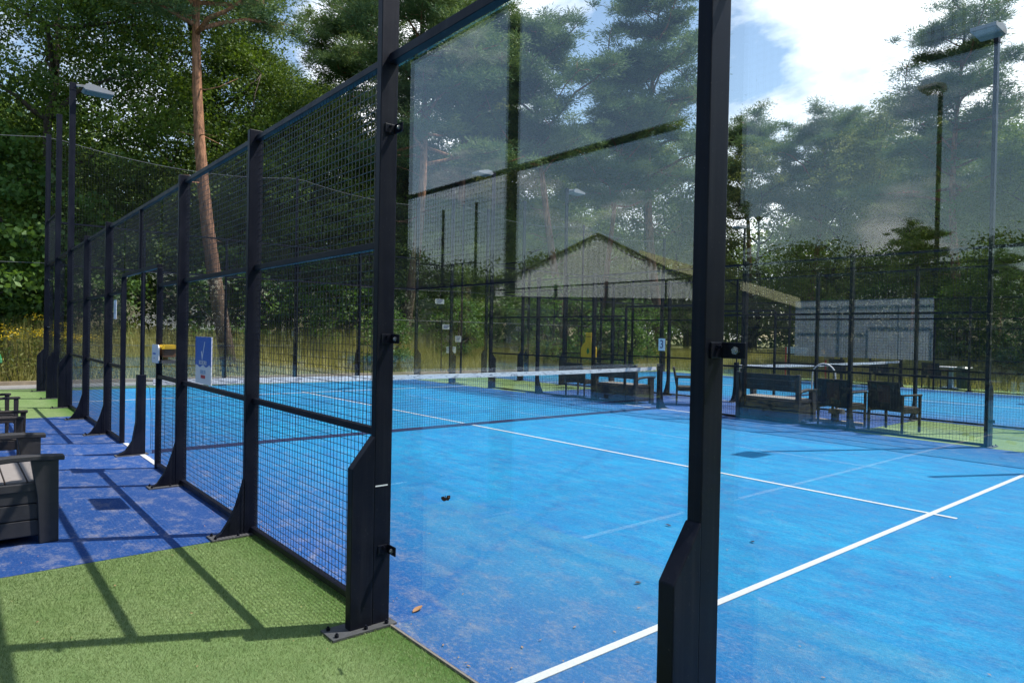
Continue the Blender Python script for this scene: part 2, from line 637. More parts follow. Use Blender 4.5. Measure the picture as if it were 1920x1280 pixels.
def leaf_quads(centres, size, rng, flat=0.0, aspect=.7):
    """one bent leaf quad per centre, random orientation"""
    n = len(centres)
    d = rng.normal(size=(n, 3))
    d /= np.linalg.norm(d, axis=1)[:, None]
    up_ = rng.normal(size=(n, 3)) * (1 - flat) + np.array([0, 0, 1.0]) * (flat + .35)
    e = np.cross(up_, d)
    e /= np.linalg.norm(e, axis=1)[:, None] + 1e-9
    s = size * rng.uniform(.6, 1.35, n)[:, None]
    a_ = centres - d * s * .5
    c_ = centres + d * s * .5
    b_ = centres + e * s * aspect * .5
    f_ = centres - e * s * aspect * .5
    V_ = np.stack([a_, b_, c_, f_], 1).reshape(-1, 3)
    F_ = np.arange(4 * n).reshape(-1, 4)
    return V_, F_


# ------------------------------------------------------------------ ground
def terrain_h(x, y):
    d = np.maximum(np.maximum(-12.4 - x, y - 21.0), 0)
    h = .75 * (1 - np.exp(-d / 5.0))
    return -.03 + h + .06 * np.sin(x * .9 + y * .4) * (d > 0.5) * np.minimum(d / 3, 1)


gx = np.concatenate([np.linspace(-400, -60, 8), np.linspace(-55, 40, 96), np.linspace(60, 400, 8)])
gy = np.concatenate([np.linspace(-400, -60, 8), np.linspace(-55, 75, 131), np.linspace(90, 400, 8)])
GX, GY = np.meshgrid(gx, gy)
V = np.stack([GX.ravel(), GY.ravel(), terrain_h(GX.ravel(), GY.ravel())], 1)
nx, ny = len(gx), len(gy)
ii, jj = np.meshgrid(np.arange(nx - 1), np.arange(ny - 1))
a = (jj * nx + ii).ravel()
F = np.stack([a, a + 1, a + nx + 1, a + nx], 1)
tag(mobj('ground', npmesh('ground', V, F, mat=MT['earth'])), kind='structure')
tag(MB().quad((-10.9, -17.6, 0), (12.5, -17.6, 0), (12.5, 20.5, 0), (-10.9, 20.5, 0)).obj('turf_surround', MT['turf']), kind='structure')
tag(MB().quad((-12.3, -24, -.008), (-10.9, -24, -.008), (-10.9, 21, -.008), (-12.3, 21, -.008)).obj('path', MT['path']), kind='structure')
COURTS = [(-1.35, -11.9), (0, 0), (0, 13)]
court_me = MB().quad((-10, -5, 0), (10, -5, 0), (10, 5, 0), (-10, 5, 0)).mesh('court_surface')
court_me.materials.append(MT['court'])
lm = MB()
for sx in (-6.95, 6.95):
    lm.box(sx - .025, sx + .025, -4.98, 4.98, 0, .003)
lm.box(-6.925, 6.925, -.025, .025, 0, .003)
for s in (-1, 1):
    lm.box(min(s * 6.975, s * 7.15), max(s * 6.975, s * 7.15), -.025, .025, 0, .003)
    lm.box(-.96, .96, s * 5 - .03, s * 5 + .03, 0, .0035)
line_me = lm.mesh('court_markings')
line_me.materials.append(MT['line'])
for cx, cy in COURTS:
    o = tag(mobj('court_surface', court_me), kind='structure')
    o.location = (cx, cy, .004)
    o = tag(mobj('court_markings', line_me), kind='structure')
    o.location = (cx, cy, .006)
for y0, y1 in ((-6.88, -5.0), (5.0, 8.0)):
    tag(MB().quad((-4.5, y0, .003), (4.05, y0, .003), (4.05, y1, .003), (-4.5, y1, .003)).obj('walkway', MT['walk']), kind='structure')
ed = MB().box(-12.42, -12.3, -24, 21, -.04, .09)
tag(ed.obj('timber_edging', MT['wood']), 'low weathered timber edging board between grass and paved strip', 'edging')
tag(MB().box(6.0, 10.0, -5.022, -5.008, -.02, .012).obj('concrete_kerb', MT['concrete']),
    'thin sandy concrete strip under the nearest glass panes', 'kerb')

# ------------------------------------------------------------------ court fences
PW, PD = .05, .10     # post section


def post_mesh(h):
    return MB().box(-PW / 2, PW / 2, -PD, 0, 0, h)


def wire_panel(x0, x1, z0, z1, pitch=.0455, w=.0026, y=-.03):
    m = MB()
    n = int(round((x1 - x0) / pitch))
    for i in range(1, n):
        x = x0 + (x1 - x0) * i / n
        m.box(x - w / 2, x + w / 2, y - w / 2, y + w / 2, z0, z1)
    k = int(round((z1 - z0) / pitch))
    for i in range(1, k):
        z = z0 + (z1 - z0) * i / k
        m.box(x0, x1, y + w / 2, y + w * 1.5, z - w / 2, z + w / 2)
    return m


me_cache = {}


def cached(key, fn, mat):
    if key not in me_cache:
        me = fn().mesh(key.split('|')[0])
        me.materials.append(mat)
        me_cache[key] = me
    return me_cache[key]


def add(key, fn, mat, parent, x=0.0, flip=False, bevel=0, y=0.0, z=0.0):
    o = mobj(key.split('|')[0], cached(key, fn, mat), parent)
    o.location = (x, y, z)
    if flip:
        o.scale = (-1, 1, 1)
    if bevel:
        b = o.modifiers.new('bevel', 'BEVEL')
        b.width = bevel
        b.segments = 2
        b.limit_method = 'ANGLE'
    return o


def bolt_mb(pts, axis='y', r=.007, h=-.012):
    m = MB()
    for p in pts:
        m.cyl(p, r, h, 6, axis)
        q = list(p)
        q['xyz'.index(axis)] += h * .4
        m.cyl(tuple(q), r * .55, h * 1.1, 8, axis)
    return m


def bracket_mb():
    m = MB()
    m.box(.027, .108, -.020, -.013, -.024, .024)
    m.box(.0252, .031, -.075, -.020, -.024, .024)
    return m


def dress_post(par, x, tall, glassy, brackets, near=True):
    h = tall
    p = add('post|%g' % h, lambda: post_mesh(h), MT['paint'], par, x, bevel=.004)
    if glassy:
        add('gusset', lambda: MB().prism([(-.101, .0), (-.228, .0), (-.228, .84), (-.101, 1.0)], -.028, .028), MT['paint'], p, bevel=.004)
    else:
        prof = [(-.101, .0), (-.30, .0), (-.30, .012), (-.255, .045), (-.200, .13), (-.158, .22), (-.128, .32), (-.101, .42)]
        add('flared_foot', lambda: MB().prism(prof, -.022, .022), MT['paint'], p, bevel=.003)
    add('base_plate', lambda: MB().prism([(-.075, -.34), (.075, -.34), (.075, .02), (-.075, .02)], .003, .014, 'z')
        .box(.076, .077, -.3, -.299, .003, .01), MT['plate'], p)
    if near:
        for q in ((-.05, -.31), (.05, -.31), (.052, -.15), (-.052, -.15), (.052, -.03)):
            add('anchor_bolt', lambda: bolt_mb([(0, 0, .014)], 'z', .011, .014), MT['paint'], p, q[0], y=q[1])
    for sgn in brackets:
        for z in (.40, 1.51, 2.61):
            b = add('glass_bracket', bracket_mb, MT['paint'], par, x, flip=sgn < 0, z=z, bevel=.002)
            add('small_bolt', lambda: bolt_mb([(.031, -.045, .012)], 'x', .008, .010), MT['paint'], b)
            add('bolt', lambda: bolt_mb([(.080, -.0205, 0)], 'y', .012, -.010), MT['chrome'], b)
    return p


def side_fence(loc, rz, label, group, near=True):
    """20 m side: mesh between x=-6 and 6 with a door gap at the net, glass outside"""
    t = thing('court_fence', label, 'fence', loc, rz, group)
    for x in (-10, -8, -6, -4, -2, 2, 4, 6, 8, 10):
        gl = abs(x) >= 6
        br = []
        if gl:
            br = [1] if x > 0 else [-1]
        if x in (10, -10):
            br = [-1] if x > 0 else [1]
        dress_post(t, x - (.012 if near and x == 8 else 0), 6.0 if gl else 3.04, gl, br if near else [], near)
    for x0 in (-10, -8, 6, 8):
        add('glass_pane', lambda: MB().box(.012, 1.988, -.012, 0, .012, 2.945), MT['glass'], t, x0)
        add('top_rail', lambda: MB().box(.0255, 1.9745, -.055, -.005, 2.952, 3.0), MT['paint'], t, x0, bevel=.003)
        if x0 in (-10, 8):
            add('upper_mesh_panel', lambda: wire_panel(.026, 1.974, 3.0, 3.96), MT['wire'], t, x0)
            add('upper_rail', lambda: MB().box(.0255, 1.9745, -.05, -.01, 3.96, 4.0), MT['paint'], t, x0)
    for x0 in (-6, -4, 2, 4):
        add('mesh_panel', lambda: wire_panel(.026, 1.974, .05, 2.98), MT['wire'], t, x0)
        for z, nm in ((.02, 'bottom_rail'), (.99, 'middle_rail'), (1.99, 'middle_rail'), (2.96, 'top_rail')):
            add(nm + '|b', lambda: MB().box(.0255, 1.9745, -.055, -.012, 0, .038), MT['paint'], t, x0, z=z, bevel=.003)
    # door bays
    for s in (-1, 1):
        x0 = -2 if s < 0 else 1
        add('mesh_panel|d', lambda: wire_panel(.026, .974, .05, 2.98), MT['wire'], t, x0)
        for z, nm in ((.02, 'bottom_rail'), (.99, 'middle_rail'), (1.99, 'middle_rail')):
            add(nm + '|d', lambda: MB().box(.0255, .979, -.055, -.012, 0, .038), MT['paint'], t, x0, z=z)
        add('door_jamb', lambda: MB().box(-.02, .02, -.065, -.005, 0, 2.2), MT['paint'], t, s * 1.0, bevel=.003)
    add('mesh_panel|o', lambda: wire_panel(-.98, .98, 2.24, 2.98), MT['wire'], t)
    add('door_lintel', lambda: MB().box(-.98, .98, -.06, -.01, 2.2, 2.245), MT['paint'], t, bevel=.003)
    add('top_rail|o', lambda: MB().box(-1.9745, 1.9745, -.055, -.012, 2.96, 2.998), MT['paint'], t)
    add('centre_strut', lambda: MB().box(-.018, .018, -.054, -.013, 2.246, 2.959), MT['paint'], t)
    return t


def end_fence(loc, rz, label, group):
    t = thing('end_fence', label, 'fence', loc, rz, group)
    for x in (-3, -1, 1, 3):
        dress_post(t, x, 4.0, True, [], False)
    for i in range(5):
        x0 = -5 + 2 * i
        add('glass_pane', None, MT['glass'], t, x0)
        add('top_rail', None, MT['paint'], t, x0)
        add('upper_mesh_panel', None, MT['wire'], t, x0)
        add('upper_rail', None, MT['paint'], t, x0)
    return t


SG = 'long side fences of the padel courts'
side_fence((0, -5, 0), 0, 'nearest side fence, dark steel posts with mesh bays and glass panes right in front', SG)
side_fence((0, 5, 0), pi, 'far side fence of the middle court, behind the first net', SG)
side_fence((0, 8, 0), 0, 'side fence of the farther court just behind the outdoor benches', SG, False)
side_fence((0, 18, 0), pi, 'farthest side fence, carrying the grey shade net', SG, False)
side_fence((-1.35, -6.99, 0), pi, 'side fence of the court behind the left bench, mirrored in the glass', SG, False)
side_fence((-1.35, -16.9, 0), 0, 'outer side fence of the court on the camera side, seen only mirrored', SG, False)
EG = 'glass end walls of the padel courts'
end_fence((-10, 0, 0), -pi / 2, 'glass end wall with mesh on top behind the first net, before the meadow', EG)
end_fence((-10, 13, 0), -pi / 2, 'glass end wall of the farther court, next to the meadow', EG)
end_fence((-11.35, -11.9, 0), -pi / 2, 'glass end wall of the camera-side court, seen only mirrored', EG)
end_fence((10, 0, 0), pi / 2, 'glass end wall closest to the camera on the right', EG)
end_fence((10, 13, 0), pi / 2, 'glass end wall of the farther court on the right', EG)

# white strip standing in for a sliver of sunlight on the nearest post
tag(MB().box(5.998 - .020, 6.0245 + .0008, -5.094, -5.022, .735, .742).obj('sun_sliver_strip', MT['white']),
    'thin white strip standing in for sunlight on the nearest tall post, knee high', 'light strip')


# ------------------------------------------------------------------ padel nets
def padel_net(loc, label):
    t = thing('padel_net', label, 'net', loc, 0, 'padel nets across the courts')
    m = MB()
    w = .0030
    y0, y1 = -4.88, 4.88
    top = lambda y: .845 - .03 * (1 - (y / 4.88) ** 2)
    n = int((y1 - y0) / .045)
    for i in range(n + 1):
        y = y0 + (y1 - y0) * i / n
        m.box(-w / 2, w / 2, y - w / 2, y + w / 2, .04, top(y))
    K = 20
    for k in range(1, 19):
        for j in range(K):
            ya, yb = y0 + (y1 - y0) * j / K, y0 + (y1 - y0) * (j + 1) / K
            za, zb = .04 + (top(ya) - .04) * k / 19, .04 + (top(yb) - .04) * k / 19
            b = len(m.v)
            m.v += [(w, ya, za - w / 2), (w, yb, zb - w / 2), (w, yb, zb + w / 2), (w, ya, za + w / 2)]
            m.f.append((b, b + 1, b + 2, b + 3))
            b = len(m.v)
            m.v += [(w / 2, ya, za), (w / 2, yb, zb), (w * 1.5, yb, zb), (w * 1.5, ya, za)]
            m.f.append((b, b + 1, b + 2, b + 3))
    m.obj('net_mesh', MT['twine'], t)
    tb = MB()
    hb = MB()
    for j in range(K):
        ya, yb = y0 + (y1 - y0) * j / K, y0 + (y1 - y0) * (j + 1) / K
        for sx in (-.006, .006):
            tb.quad((sx, ya, top(ya) - .01), (sx, yb, top(yb) - .01), (sx, yb, top(yb) + .065), (sx, ya, top(ya) + .065))
        tb.quad((-.006, ya, top(ya) + .065), (-.006, yb, top(yb) + .065), (.006, yb, top(yb) + .065), (.006, ya, top(ya) + .065))
    tb.obj('top_tape', MT['band'], t)
    hb.prism([(-.018, .008), (.018, .008), (.008, .045), (-.008, .045)], y0, y1, 'y')
    hb.obj('bottom_hem', MT['hem'], t)
    for s in (-1, 1):
        pr = [(s * 5.00, .0), (s * 5.26, .0), (s * 5.26, .012), (s * 5.17, .06), (s * 5.10, .17), (s * 5.065, .40), (s * 5.06, .97), (s * 4.965, .97), (s * 4.965, 0)]
        if s > 0:
            pr = pr[::-1]
        p = MB().prism(pr, -.045, .045).obj('net_post', MT['paint'], t, bevel=.004)
        MB().prism([(-.07, s * 4.93), (.07, s * 4.93), (.07, s * 5.28), (-.07, s * 5.28)] if s > 0 else
                   [(-.07, s * 5.28), (.07, s * 5.28), (.07, s * 4.93), (-.07, s * 4.93)], .004, .012, 'z').obj('base_plate', MT['plate'], p)
        MB().tube([(0, s * 5.01, .97), (0, s * 5.01, 2.2)], .017, 10).obj('upright_tube', MT['paint'], t)
        MB().tube([(.012, s * 4.965, .86), (.012, s * 4.92, .80), (.012, s * 4.90, .5), (.012, s * 4.90, .06)], .0035, 6) \
            .tube([(0, s * 4.965, .90), (0, s * 4.88, .885)], .006, 6).obj('tension_cord', MT['twine'], t)
    return t


padel_net((0, 0, 0), 'near padel net with white printed tape across the middle court')
padel_net((0, 13, 0), 'farther padel net with white tape, beyond the benches')
padel_net((-1.35, -11.9, 0), 'padel net of the camera-side court, seen only mirrored')


# ------------------------------------------------------------------ tall ball net along the court ends
def ball_net():
    t = thing('ball_net', 'tall fine ball net on sagging cables above the court end walls, before the wood', 'net', (-10.18, 0, 0))
    ys = [-17, -11, -5, 1, 7, 13, 18.2]
    cab = MB()
    low = MB()
    m = MB()
    w = .0026

    def zt(y):
        for a_, b_ in zip(ys[:-1], ys[1:]):
            if a_ <= y <= b_:
                u = (y - a_) / (b_ - a_)
                return 6.0 - .28 * 4 * u * (1 - u)
        return 6.0
    P = np.linspace(ys[0], ys[-1], 90)
    cab.tube([(0, y, zt(y)) for y in P], .007, 5)
    low.tube([(0, y, 3.02 - (6 - zt(y)) * .25) for y in P], .006, 5)
    n = int((18.2 + 5) / .06)
    for i in range(n + 1):
        y = -5 + (18.2 + 5) * i / n
        m.box(-w / 2, w / 2, y - w / 2, y + w / 2, 3.02, zt(y))
    for k in range(1, 50):
        pts = [(-5 + 23.2 * j / 40) for j in range(41)]
        for ya, yb in zip(pts[:-1], pts[1:]):
            za = 3.02 + (zt(ya) - 3.02) * k / 50
            zb = 3.02 + (zt(yb) - 3.02) * k / 50
            m.quad((.003, ya, za - w / 2), (.003, yb, zb - w / 2), (.003, yb, zb + w / 2), (.003, ya, za + w / 2))
    m.obj('netting', MT['twine'], t)
    cab.obj('top_cable', MT['cable'], t)
    low.obj('lower_cable', MT['cable'], t)
    for y in (1, 7, 13, 18.2):
        MB().tube([(0, y, 0), (0, y, 6.05)], .038, 10).obj('net_pole', MT['paint'], t)
    return t


ball_net()


# chain-link fence behind the path, left
def chain_fence():
    t = thing('chain_link_fence', 'thin dark wire fence between the paved strip and the meadow', 'fence', (-12.75, 0, 0))
    m = MB()
    w = .0045
    z1 = 2.0
    p = .11
    y0, y1 = 5.4, 20.5
    n = int((y1 - y0) / p)
    for i in range(-int(z1 / p), n):
        for d in (1, -1):
            ya = y0 + i * p + (0 if d > 0 else z1)
            yb = ya + d * z1
            lo, hi = max(min(ya, yb), y0), min(max(ya, yb), y1)
            if hi <= lo:
                continue
            za = (lo - ya) / (yb - ya) * z1
            zb = (hi - ya) / (yb - ya) * z1
            m.quad((d * .002, lo, za - w / 2), (d * .002, hi, zb - w / 2), (d * .002, hi, zb + w / 2), (d * .002, lo, za + w / 2))
    m.obj('chain_mesh', MT['wire'], t)
    for y in np.arange(5.4, 20.6, 2.5):
        MB().tube([(0, y, 0), (0, y, z1 + .05)], .024, 8).obj('fence_pole', MT['wire'], t)
    MB().tube([(0, y0, z1), (0, y1, z1)], .012, 6).obj('top_wire', MT['cable'], t)


chain_fence()


# ------------------------------------------------------------------ floodlights
def floodlight():
    """local: stands on a post top, lamp reaching toward +y"""
    t = thing('floodlight', '', 'lamp')
    MB().box(-.03, .03, -.105, .005, -.02, .12).obj('post_cap', MT['paint'], t, bevel=.004)
    a_ = MB()
    a_.tube([(-.04, 0, .08), (-.04, .14, .10), (.04, .14, .10), (.04, 0, .08)], .012, 8)
    a_.obj('bracket', MT['lamp'], t)
    h = MB()
    pr = [(.10, .03), (.14, .11), (.26, .125), (.60, .05), (.60, .0), (.13, .0)]
    h.prism(pr[::-1], -.16, .16)
    for k in range(7):
        y = .2 + k * .05
        h.box(-.14, .14, y, y + .006, .05, .125 - k * .009)
    hb = h.obj('lamp_housing', MT['lamp'], t, bevel=.008)
    MB().box(-.145, .145, .15, .58, -.012, -.001).obj('lamp_lens', MT['lens'], hb)
    return t


FL = floodlight()
FG = 'floodlights on the tall court posts'
spots = [((-6, -5, 6.0), 0, 'pale floodlight on the tall post at the left, against the dark tree'),
         ((6, 5, 6.0), pi, 'floodlight at upper right on the tall far post'),
         ((-6, 5, 6.0), pi, 'white floodlight in the left pane, nearer of two pale ones'),
         ((-6, 8, 6.0), 0, 'white floodlight in the middle of the glass, on the farther court'),
         ((6, 8, 6.0), 0, 'floodlight on the farther court just outside the right edge'),
         ((-6, 18, 6.0), pi, 'small far floodlight just right of the second near post'),
         ((6, -5, 6.0), 0, 'floodlight on top of the nearest mesh-bay post, above the frame'),
         ((4.65, -16.9, 6.0), 0, 'floodlight mirrored in the right glass pane on a dark pole'),
         ((-7.35, -6.9, 6.0), pi, 'floodlight on the camera-side court behind the left chairs'),
         ((6, 18, 6.0), pi, 'floodlight on the farthest fence outside the right edge'),
         ]
FL.location, FL.rotation_euler = spots[0][0], (0, 0, spots[0][1])
FL['label'] = spots[0][2]
FL['group'] = FG
for l_, r_, s_ in spots[1:]:
    dup(FL, l_, r_, s_, FG)


# ------------------------------------------------------------------ furniture
def storage_bench():
    """front faces +y, origin at floor centre"""
    t = thing('storage_bench', '', 'bench', group='charcoal storage benches beside the courts')
    W, D = 1.30, .66
    x0, x1 = -W / 2, W / 2
    y0, y1 = -D / 2, D / 2
    b = MB()
    for k in range(3):
        z = .06 + k * .115
        b.box(x0 + .075, x1 - .075, y1 - .075, y1 - .045, z, z + .108)
        b.box(x0 + .075, x1 - .075, y0 + .045, y0 + .075, z, z + .108)
        for sx in (x0 + .03, x1 - .055):
            b.box(sx, sx + .025, y0 + .075, y1 - .085, z, z + .108)
    b.box(x0 + .055, x1 - .055, y0 + .075, y1 - .075, .05, .40)
    b.obj('storage_box', MT['hdpe'], t, bevel=.004)
    s = MB()
    ny_ = 4
    for k in range(ny_):
        ya = y0 + .10 + k * (D - .15) / ny_
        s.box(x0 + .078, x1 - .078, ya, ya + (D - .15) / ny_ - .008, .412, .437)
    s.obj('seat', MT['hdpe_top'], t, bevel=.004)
    r = MB()
    r.box(x0 + .02, x1 - .02, y1 - .068, y1 - .04, .365, .41)
    for sx in (x0 + .02, x1 - .06):
        r.box(sx, sx + .04, y0 + .06, y1 - .085, .375, .43)
    r.obj('seat_frame', MT['hdpe'], t, bevel=.004)
    bk = MB()
    for k in range(3):
        z = .57 + k * .107
        dy = -.035 * k / 2
        bk.box(x0 + .075, x1 - .075, y0 + .035 + dy, y0 + .065 + dy, z, z + .104)
    bk.obj('backrest', MT['hdpe'], t, bevel=.005)
    for sx in (x0, x1 - .075):
        # front leg tapered, wide at the foot
        MB().prism([(y1 - .115, .0), (y1 - .0, .0), (y1 - .005, .59), (y1 - .17, .59), (y1 - .13, .33)], sx, sx + .07).obj('leg', MT['hdpe'], t, bevel=.006)
        MB().prism([(y0, .0), (y0 + .10, .0), (y0 + .10, .45), (y0 + .055, .90), (y0 - .015, .90)], sx, sx + .07).obj('leg', MT['hdpe'], t, bevel=.006)
        prof_t = [(y1 + .03, .615), (y1 - .15, .628), (0.05, .628), (y0 + .14, .61), (y0 + .05, .575)]
        prof_b = [(y0 + .05, .535), (y0 + .14, .57), (.05, .588), (y1 - .15, .590), (y1 + .03, .580)]
        MB().prism(prof_t[::-1] + prof_b[::-1], sx - .012, sx + .082).obj('armrest', MT['hdpe'], t, bevel=.008)
    return t


def rattan_chair():
    t = thing('rattan_armchair', '', 'chair', group='black woven armchairs beside the courts')
    W, D = .56, .56
    s = MB()
    s.box(-W / 2 + .03, W / 2 - .03, -D / 2 + .05, D / 2, .38, .43)
    s.box(-W / 2 + .02, W / 2 - .02, D / 2 - .025, D / 2 + .01, .30, .42)
    s.obj('seat', MT['rattan'], t, bevel=.01)
    bk = MB()
    yb = -D / 2
    for x0, x1 in ((-W / 2, -.11), (.11, W / 2)):
        bk.prism([(yb + .02, .36), (yb + .06, .36), (yb - .03, .86), (yb - .07, .86)], x0, x1)
    bk.prism([(yb - .052, .80), (yb - .012, .80), (yb - .03, .86), (yb - .07, .86)], -.11, .11)
    bk.prism([(yb + .02, .36), (yb + .06, .36), (yb + .03, .50), (yb - .01, .50)], -.11, .11)
    b = bk.obj('backrest', MT['rattan'], t, bevel=.008)
    MB().prism([(yb - .001, .50), (yb + .019, .50), (yb - .03, .80), (yb - .05, .80)], -.108, .108).obj('back_insert', MT['cushion'], b)
    for sx in (-1, 1):
        xx = sx * (W / 2 + .015)
        a_ = MB()
        a_.box(xx - .025, xx + .025, yb + .0, D / 2 + .02, .62, .652)
        a_.obj('armrest', MT['rattan'], t, bevel=.010)
        sd = MB()
        sd.box(xx - .012, xx + .012, yb + .06, D / 2 - .0, .33, .42)
        sd.obj('side_panel', MT['rattan'], t, bevel=.004)
        for yy, z1 in ((D / 2 - .02, .62), (yb + .03, .62)):
            MB().prism([(yy - .016, 0), (yy + .016, 0), (yy + .024, z1), (yy - .024, z1)], xx - .018, xx + .018).obj('leg', MT['rattan'], t, bevel=.004)
    return t


SB = storage_bench()
SB.location = (2.76, -6.525, .004)
SB['label'] = 'charcoal slatted storage bench in the left foreground, cut by the frame'
for l_, r_, s_ in (((2.40, 5.50, .004), 0, 'charcoal storage bench right of the nearest post, seen from behind'),
                   ((-1.45, 5.52, .004), 0, 'charcoal storage bench behind the far net post, seen from behind')):
    dup(SB, l_, r_, s_)
RC = rattan_chair()
RC.location = (.75, -6.5, .004)
RC.rotation_euler = (0, 0, -.12)
RC['label'] = 'black woven armchair just beyond the foreground bench at left edge'
for l_, r_, s_ in (((-1.45, -6.45, .004), .1, 'black woven armchair farther left, next to the green-lidded bin'),
                   ((3.62, 5.60, .004), -.05, 'black woven armchair with brown back insert beside the right bench'),
                   ((4.42, 5.82, .004), -.18, 'black woven armchair at far right, standing at the edge of green turf'),
                   ((-2.95, 5.62, .004), .12, 'black woven armchair left of the bench behind the net tape'),
                   ((-.22, 6.35, .004), -.95, 'black woven armchair turned left behind the far net post'),
                   ((-.9, 18.8, .004), 0.1, 'dark armchair beyond the farthest fence, left one'),
                   ((.75, 18.9, .004), -.1, 'dark armchair beyond the farthest fence beside the white table'),
                   ((-2.4, 18.8, .004), .1, 'dark armchair beyond the farthest fence, near the tan flag')):
    dup(RC, l_, r_, s_)

# bins, table
def litter_bin(loc, label, lid, body):
    t = thing('litter_bin', label, 'bin', loc)
    MB().tube([(0, 0, .0), (0, 0, .03), (0, 0, .55), (0, 0, .62)], [.15, .17, .20, .205], 14).obj('bin_body', body, t, smooth=False)
    MB().tube([(0, 0, .625), (0, 0, .66), (0, 0, .72), (0, 0, .74)], [.225, .225, .15, .04], 14).obj('lid', lid, t)
    return t


def cabinet_bin(loc, label):
    t = thing('wheeled_bin', label, 'bin', loc)
    MB().prism([(-.22, .12), (.22, .12), (.26, 1.0), (-.26, 1.0)], -.24, .24, 'y').obj('bin_body', MT['beige'], t, bevel=.01)
    MB().prism([(-.28, 1.0), (.28, 1.0), (.26, 1.06), (-.20, 1.12), (-.28, 1.08)], -.27, .27, 'y').obj('lid', MT['green'], t, bevel=.01)
    for s in (-1, 1):
        MB().cyl((-.2, s * .22 - .02, .09), .088, .04, 14, 'y').obj('wheel', MT['twine'], t)
    return t


cabinet_bin((-2.95, -6.5, .004), 'beige wheeled bin with green lid at the left edge')
litter_bin((1.55, 19.0, .05), 'dark green litter bin beyond the farthest fence', MT['darkgreen'], MT['darkgreen'])
tb = thing('side_table', 'white topped table beside the dark green litter bin', 'table', (1.05, 19.5, .0))
MB().box(-.55, .55, -.3, .3, .70, .735).obj('table_top', MT['white'], tb, bevel=.01)
MB().box(-.06, .06, -.06, .06, .03, .70).box(-.25, .25, -.2, .2, .0, .03).obj('pedestal', MT['lightblue'], tb)


# court brush with arched handle
br = thing('court_brush', 'court sweeping brush with arched white handle, parked between bench and armchair', 'brush', (3.12, 5.95, .004))
arc = [(-.22, 0, .05), (-.23, 0, .55), (-.22, 0, .85)]
for k in range(1, 12):
    th = pi - k * pi / 12
    arc.append((.0 + .22 * cos(th), 0, .88 + .22 * sin(th)))
arc += [(.22, 0, .85), (.24, 0, .60), (.25, .02, .34)]
MB().tube(arc, .014, 8).obj('arched_handle', MT['white'], br, smooth=True)
MB().cyl((.25, .02, .27), .028, .10, 10).obj('socket', MT['white'], br)
MB().cyl((.25, .02, .19), .15, .08, 20, r2=.13).obj('brush_head', MT['plate'], br)
MB().box(-.55, .75, -.05, .05, .005, .06).obj('brush_bar', MT['wood'], br, bevel=.006)
MB().box(-.26, -.19, -.045, .045, .06, .12).box(.22, .28, -.03, .05, .06, .19).obj('socket_block', MT['plate'], br)


# ------------------------------------------------------------------ signs
def text_mesh(txt, size, mat, name='lettering'):
    cu = bpy.data.curves.new('t', 'FONT')
    cu.body = txt
    cu.size = size
    cu.extrude = .0008
    cu.align_x = 'CENTER'
    cu.align_y = 'CENTER'
    tmp = bpy.data.objects.new('t', cu)
    COL.objects.link(tmp)
    bpy.context.view_layer.update()
    me = bpy.data.meshes.new_from_object(tmp)
    bpy.data.objects.remove(tmp)
    me.name = name
    me.materials.clear()
    me.materials.append(mat)
    return me


def put_text(txt, size, mat, parent, x, y, z, sx=1.0, name='lettering'):
    """text standing in the xz plane, read from -y"""
    o = mobj(name, text_mesh(txt, size, mat, name), parent)
    o.location = (x, y, z)
    o.rotation_euler = (pi / 2, 0, 0)
    o.scale = (sx, 1, 1)
    return o


sg = thing('court_sign', 'blue and white sign with a big white check mark, hung on the mesh fence', 'sign', (2.785, -5.062, 1.26))
MB().box(-.24, .24, -.004, .004, -.21, .21).obj('white_board', MT['white'], sg)
wav = [(-.24, .21), (.24, .21), (.24, -.055)] + [(.24 - .48 * k / 12, -.055 + .012 * sin(k * 1.3) + .010 * (1 - k / 12)) for k in range(1, 12)] + [(-.24, -.045)]
wav = wav[::-1]
MB().prism(wav, -.0065, -.0045, 'y').obj('blue_field', MT['blue'], sg)
ck = [(-.055, .075), (-.020, .000), (.060, .165), (.050, .168), (-.018, .040), (-.038, .083)]
MB().prism([(p * 1.0, q) for p, q in ck][::-1], -.009, -.0068, 'y').obj('check_mark', MT['white'], sg)
put_text('BOOKORU', .052, MT['white'], sg, 0, -.0085, -.022, .9)
put_text('KNLTB', .050, MT['lightblue'], sg, 0, -.0065, -.105, 1.0)
MB().box(-.065, .065, -.0065, -.0043, -.160, -.132).obj('red_mark', MT['red'], sg)

bx = thing('ball_dispenser', 'small box with white front plate and yellow top on the door jamb', 'box', (1.10, -5.075, 1.26))
fr = MB().prism([(-.20, -.07), (-.18, -.10), (.07, -.10), (.10, -.07), (.10, .07), (.07, .10), (-.18, .10), (-.20, .07)], -.012, .0, 'y').obj('front_plate', MT['white'], bx, bevel=.003)
MB().box(-.15, -.02, -.0135, -.0122, -.006, .010).obj('print_bar', MT['blue'], fr)
MB().box(-.10, -.07, -.0135, -.0122, -.052, -.040).obj('print_dot', MT['navy'], fr)
MB().prism([(.02, .055), (.17, .055), (.19, .08), (.16, .10), (.04, .10), (.01, .08)], -.06, .12, 'x').obj('yellow_cover', MT['yellow'], bx)
MB().box(-.05, .10, .03, .16, -.03, .054).obj('inner_roll', MT['brown'], bx)
MB().box(-.06, .12, .02, .18, -.10, -.065).obj('tray', MT['plate'], bx)
MB().tube([(.0, .08, -.031), (.0, .08, -.064)], [.02, .03], 12).obj('tennis_ball', MT['yellow'], bx)

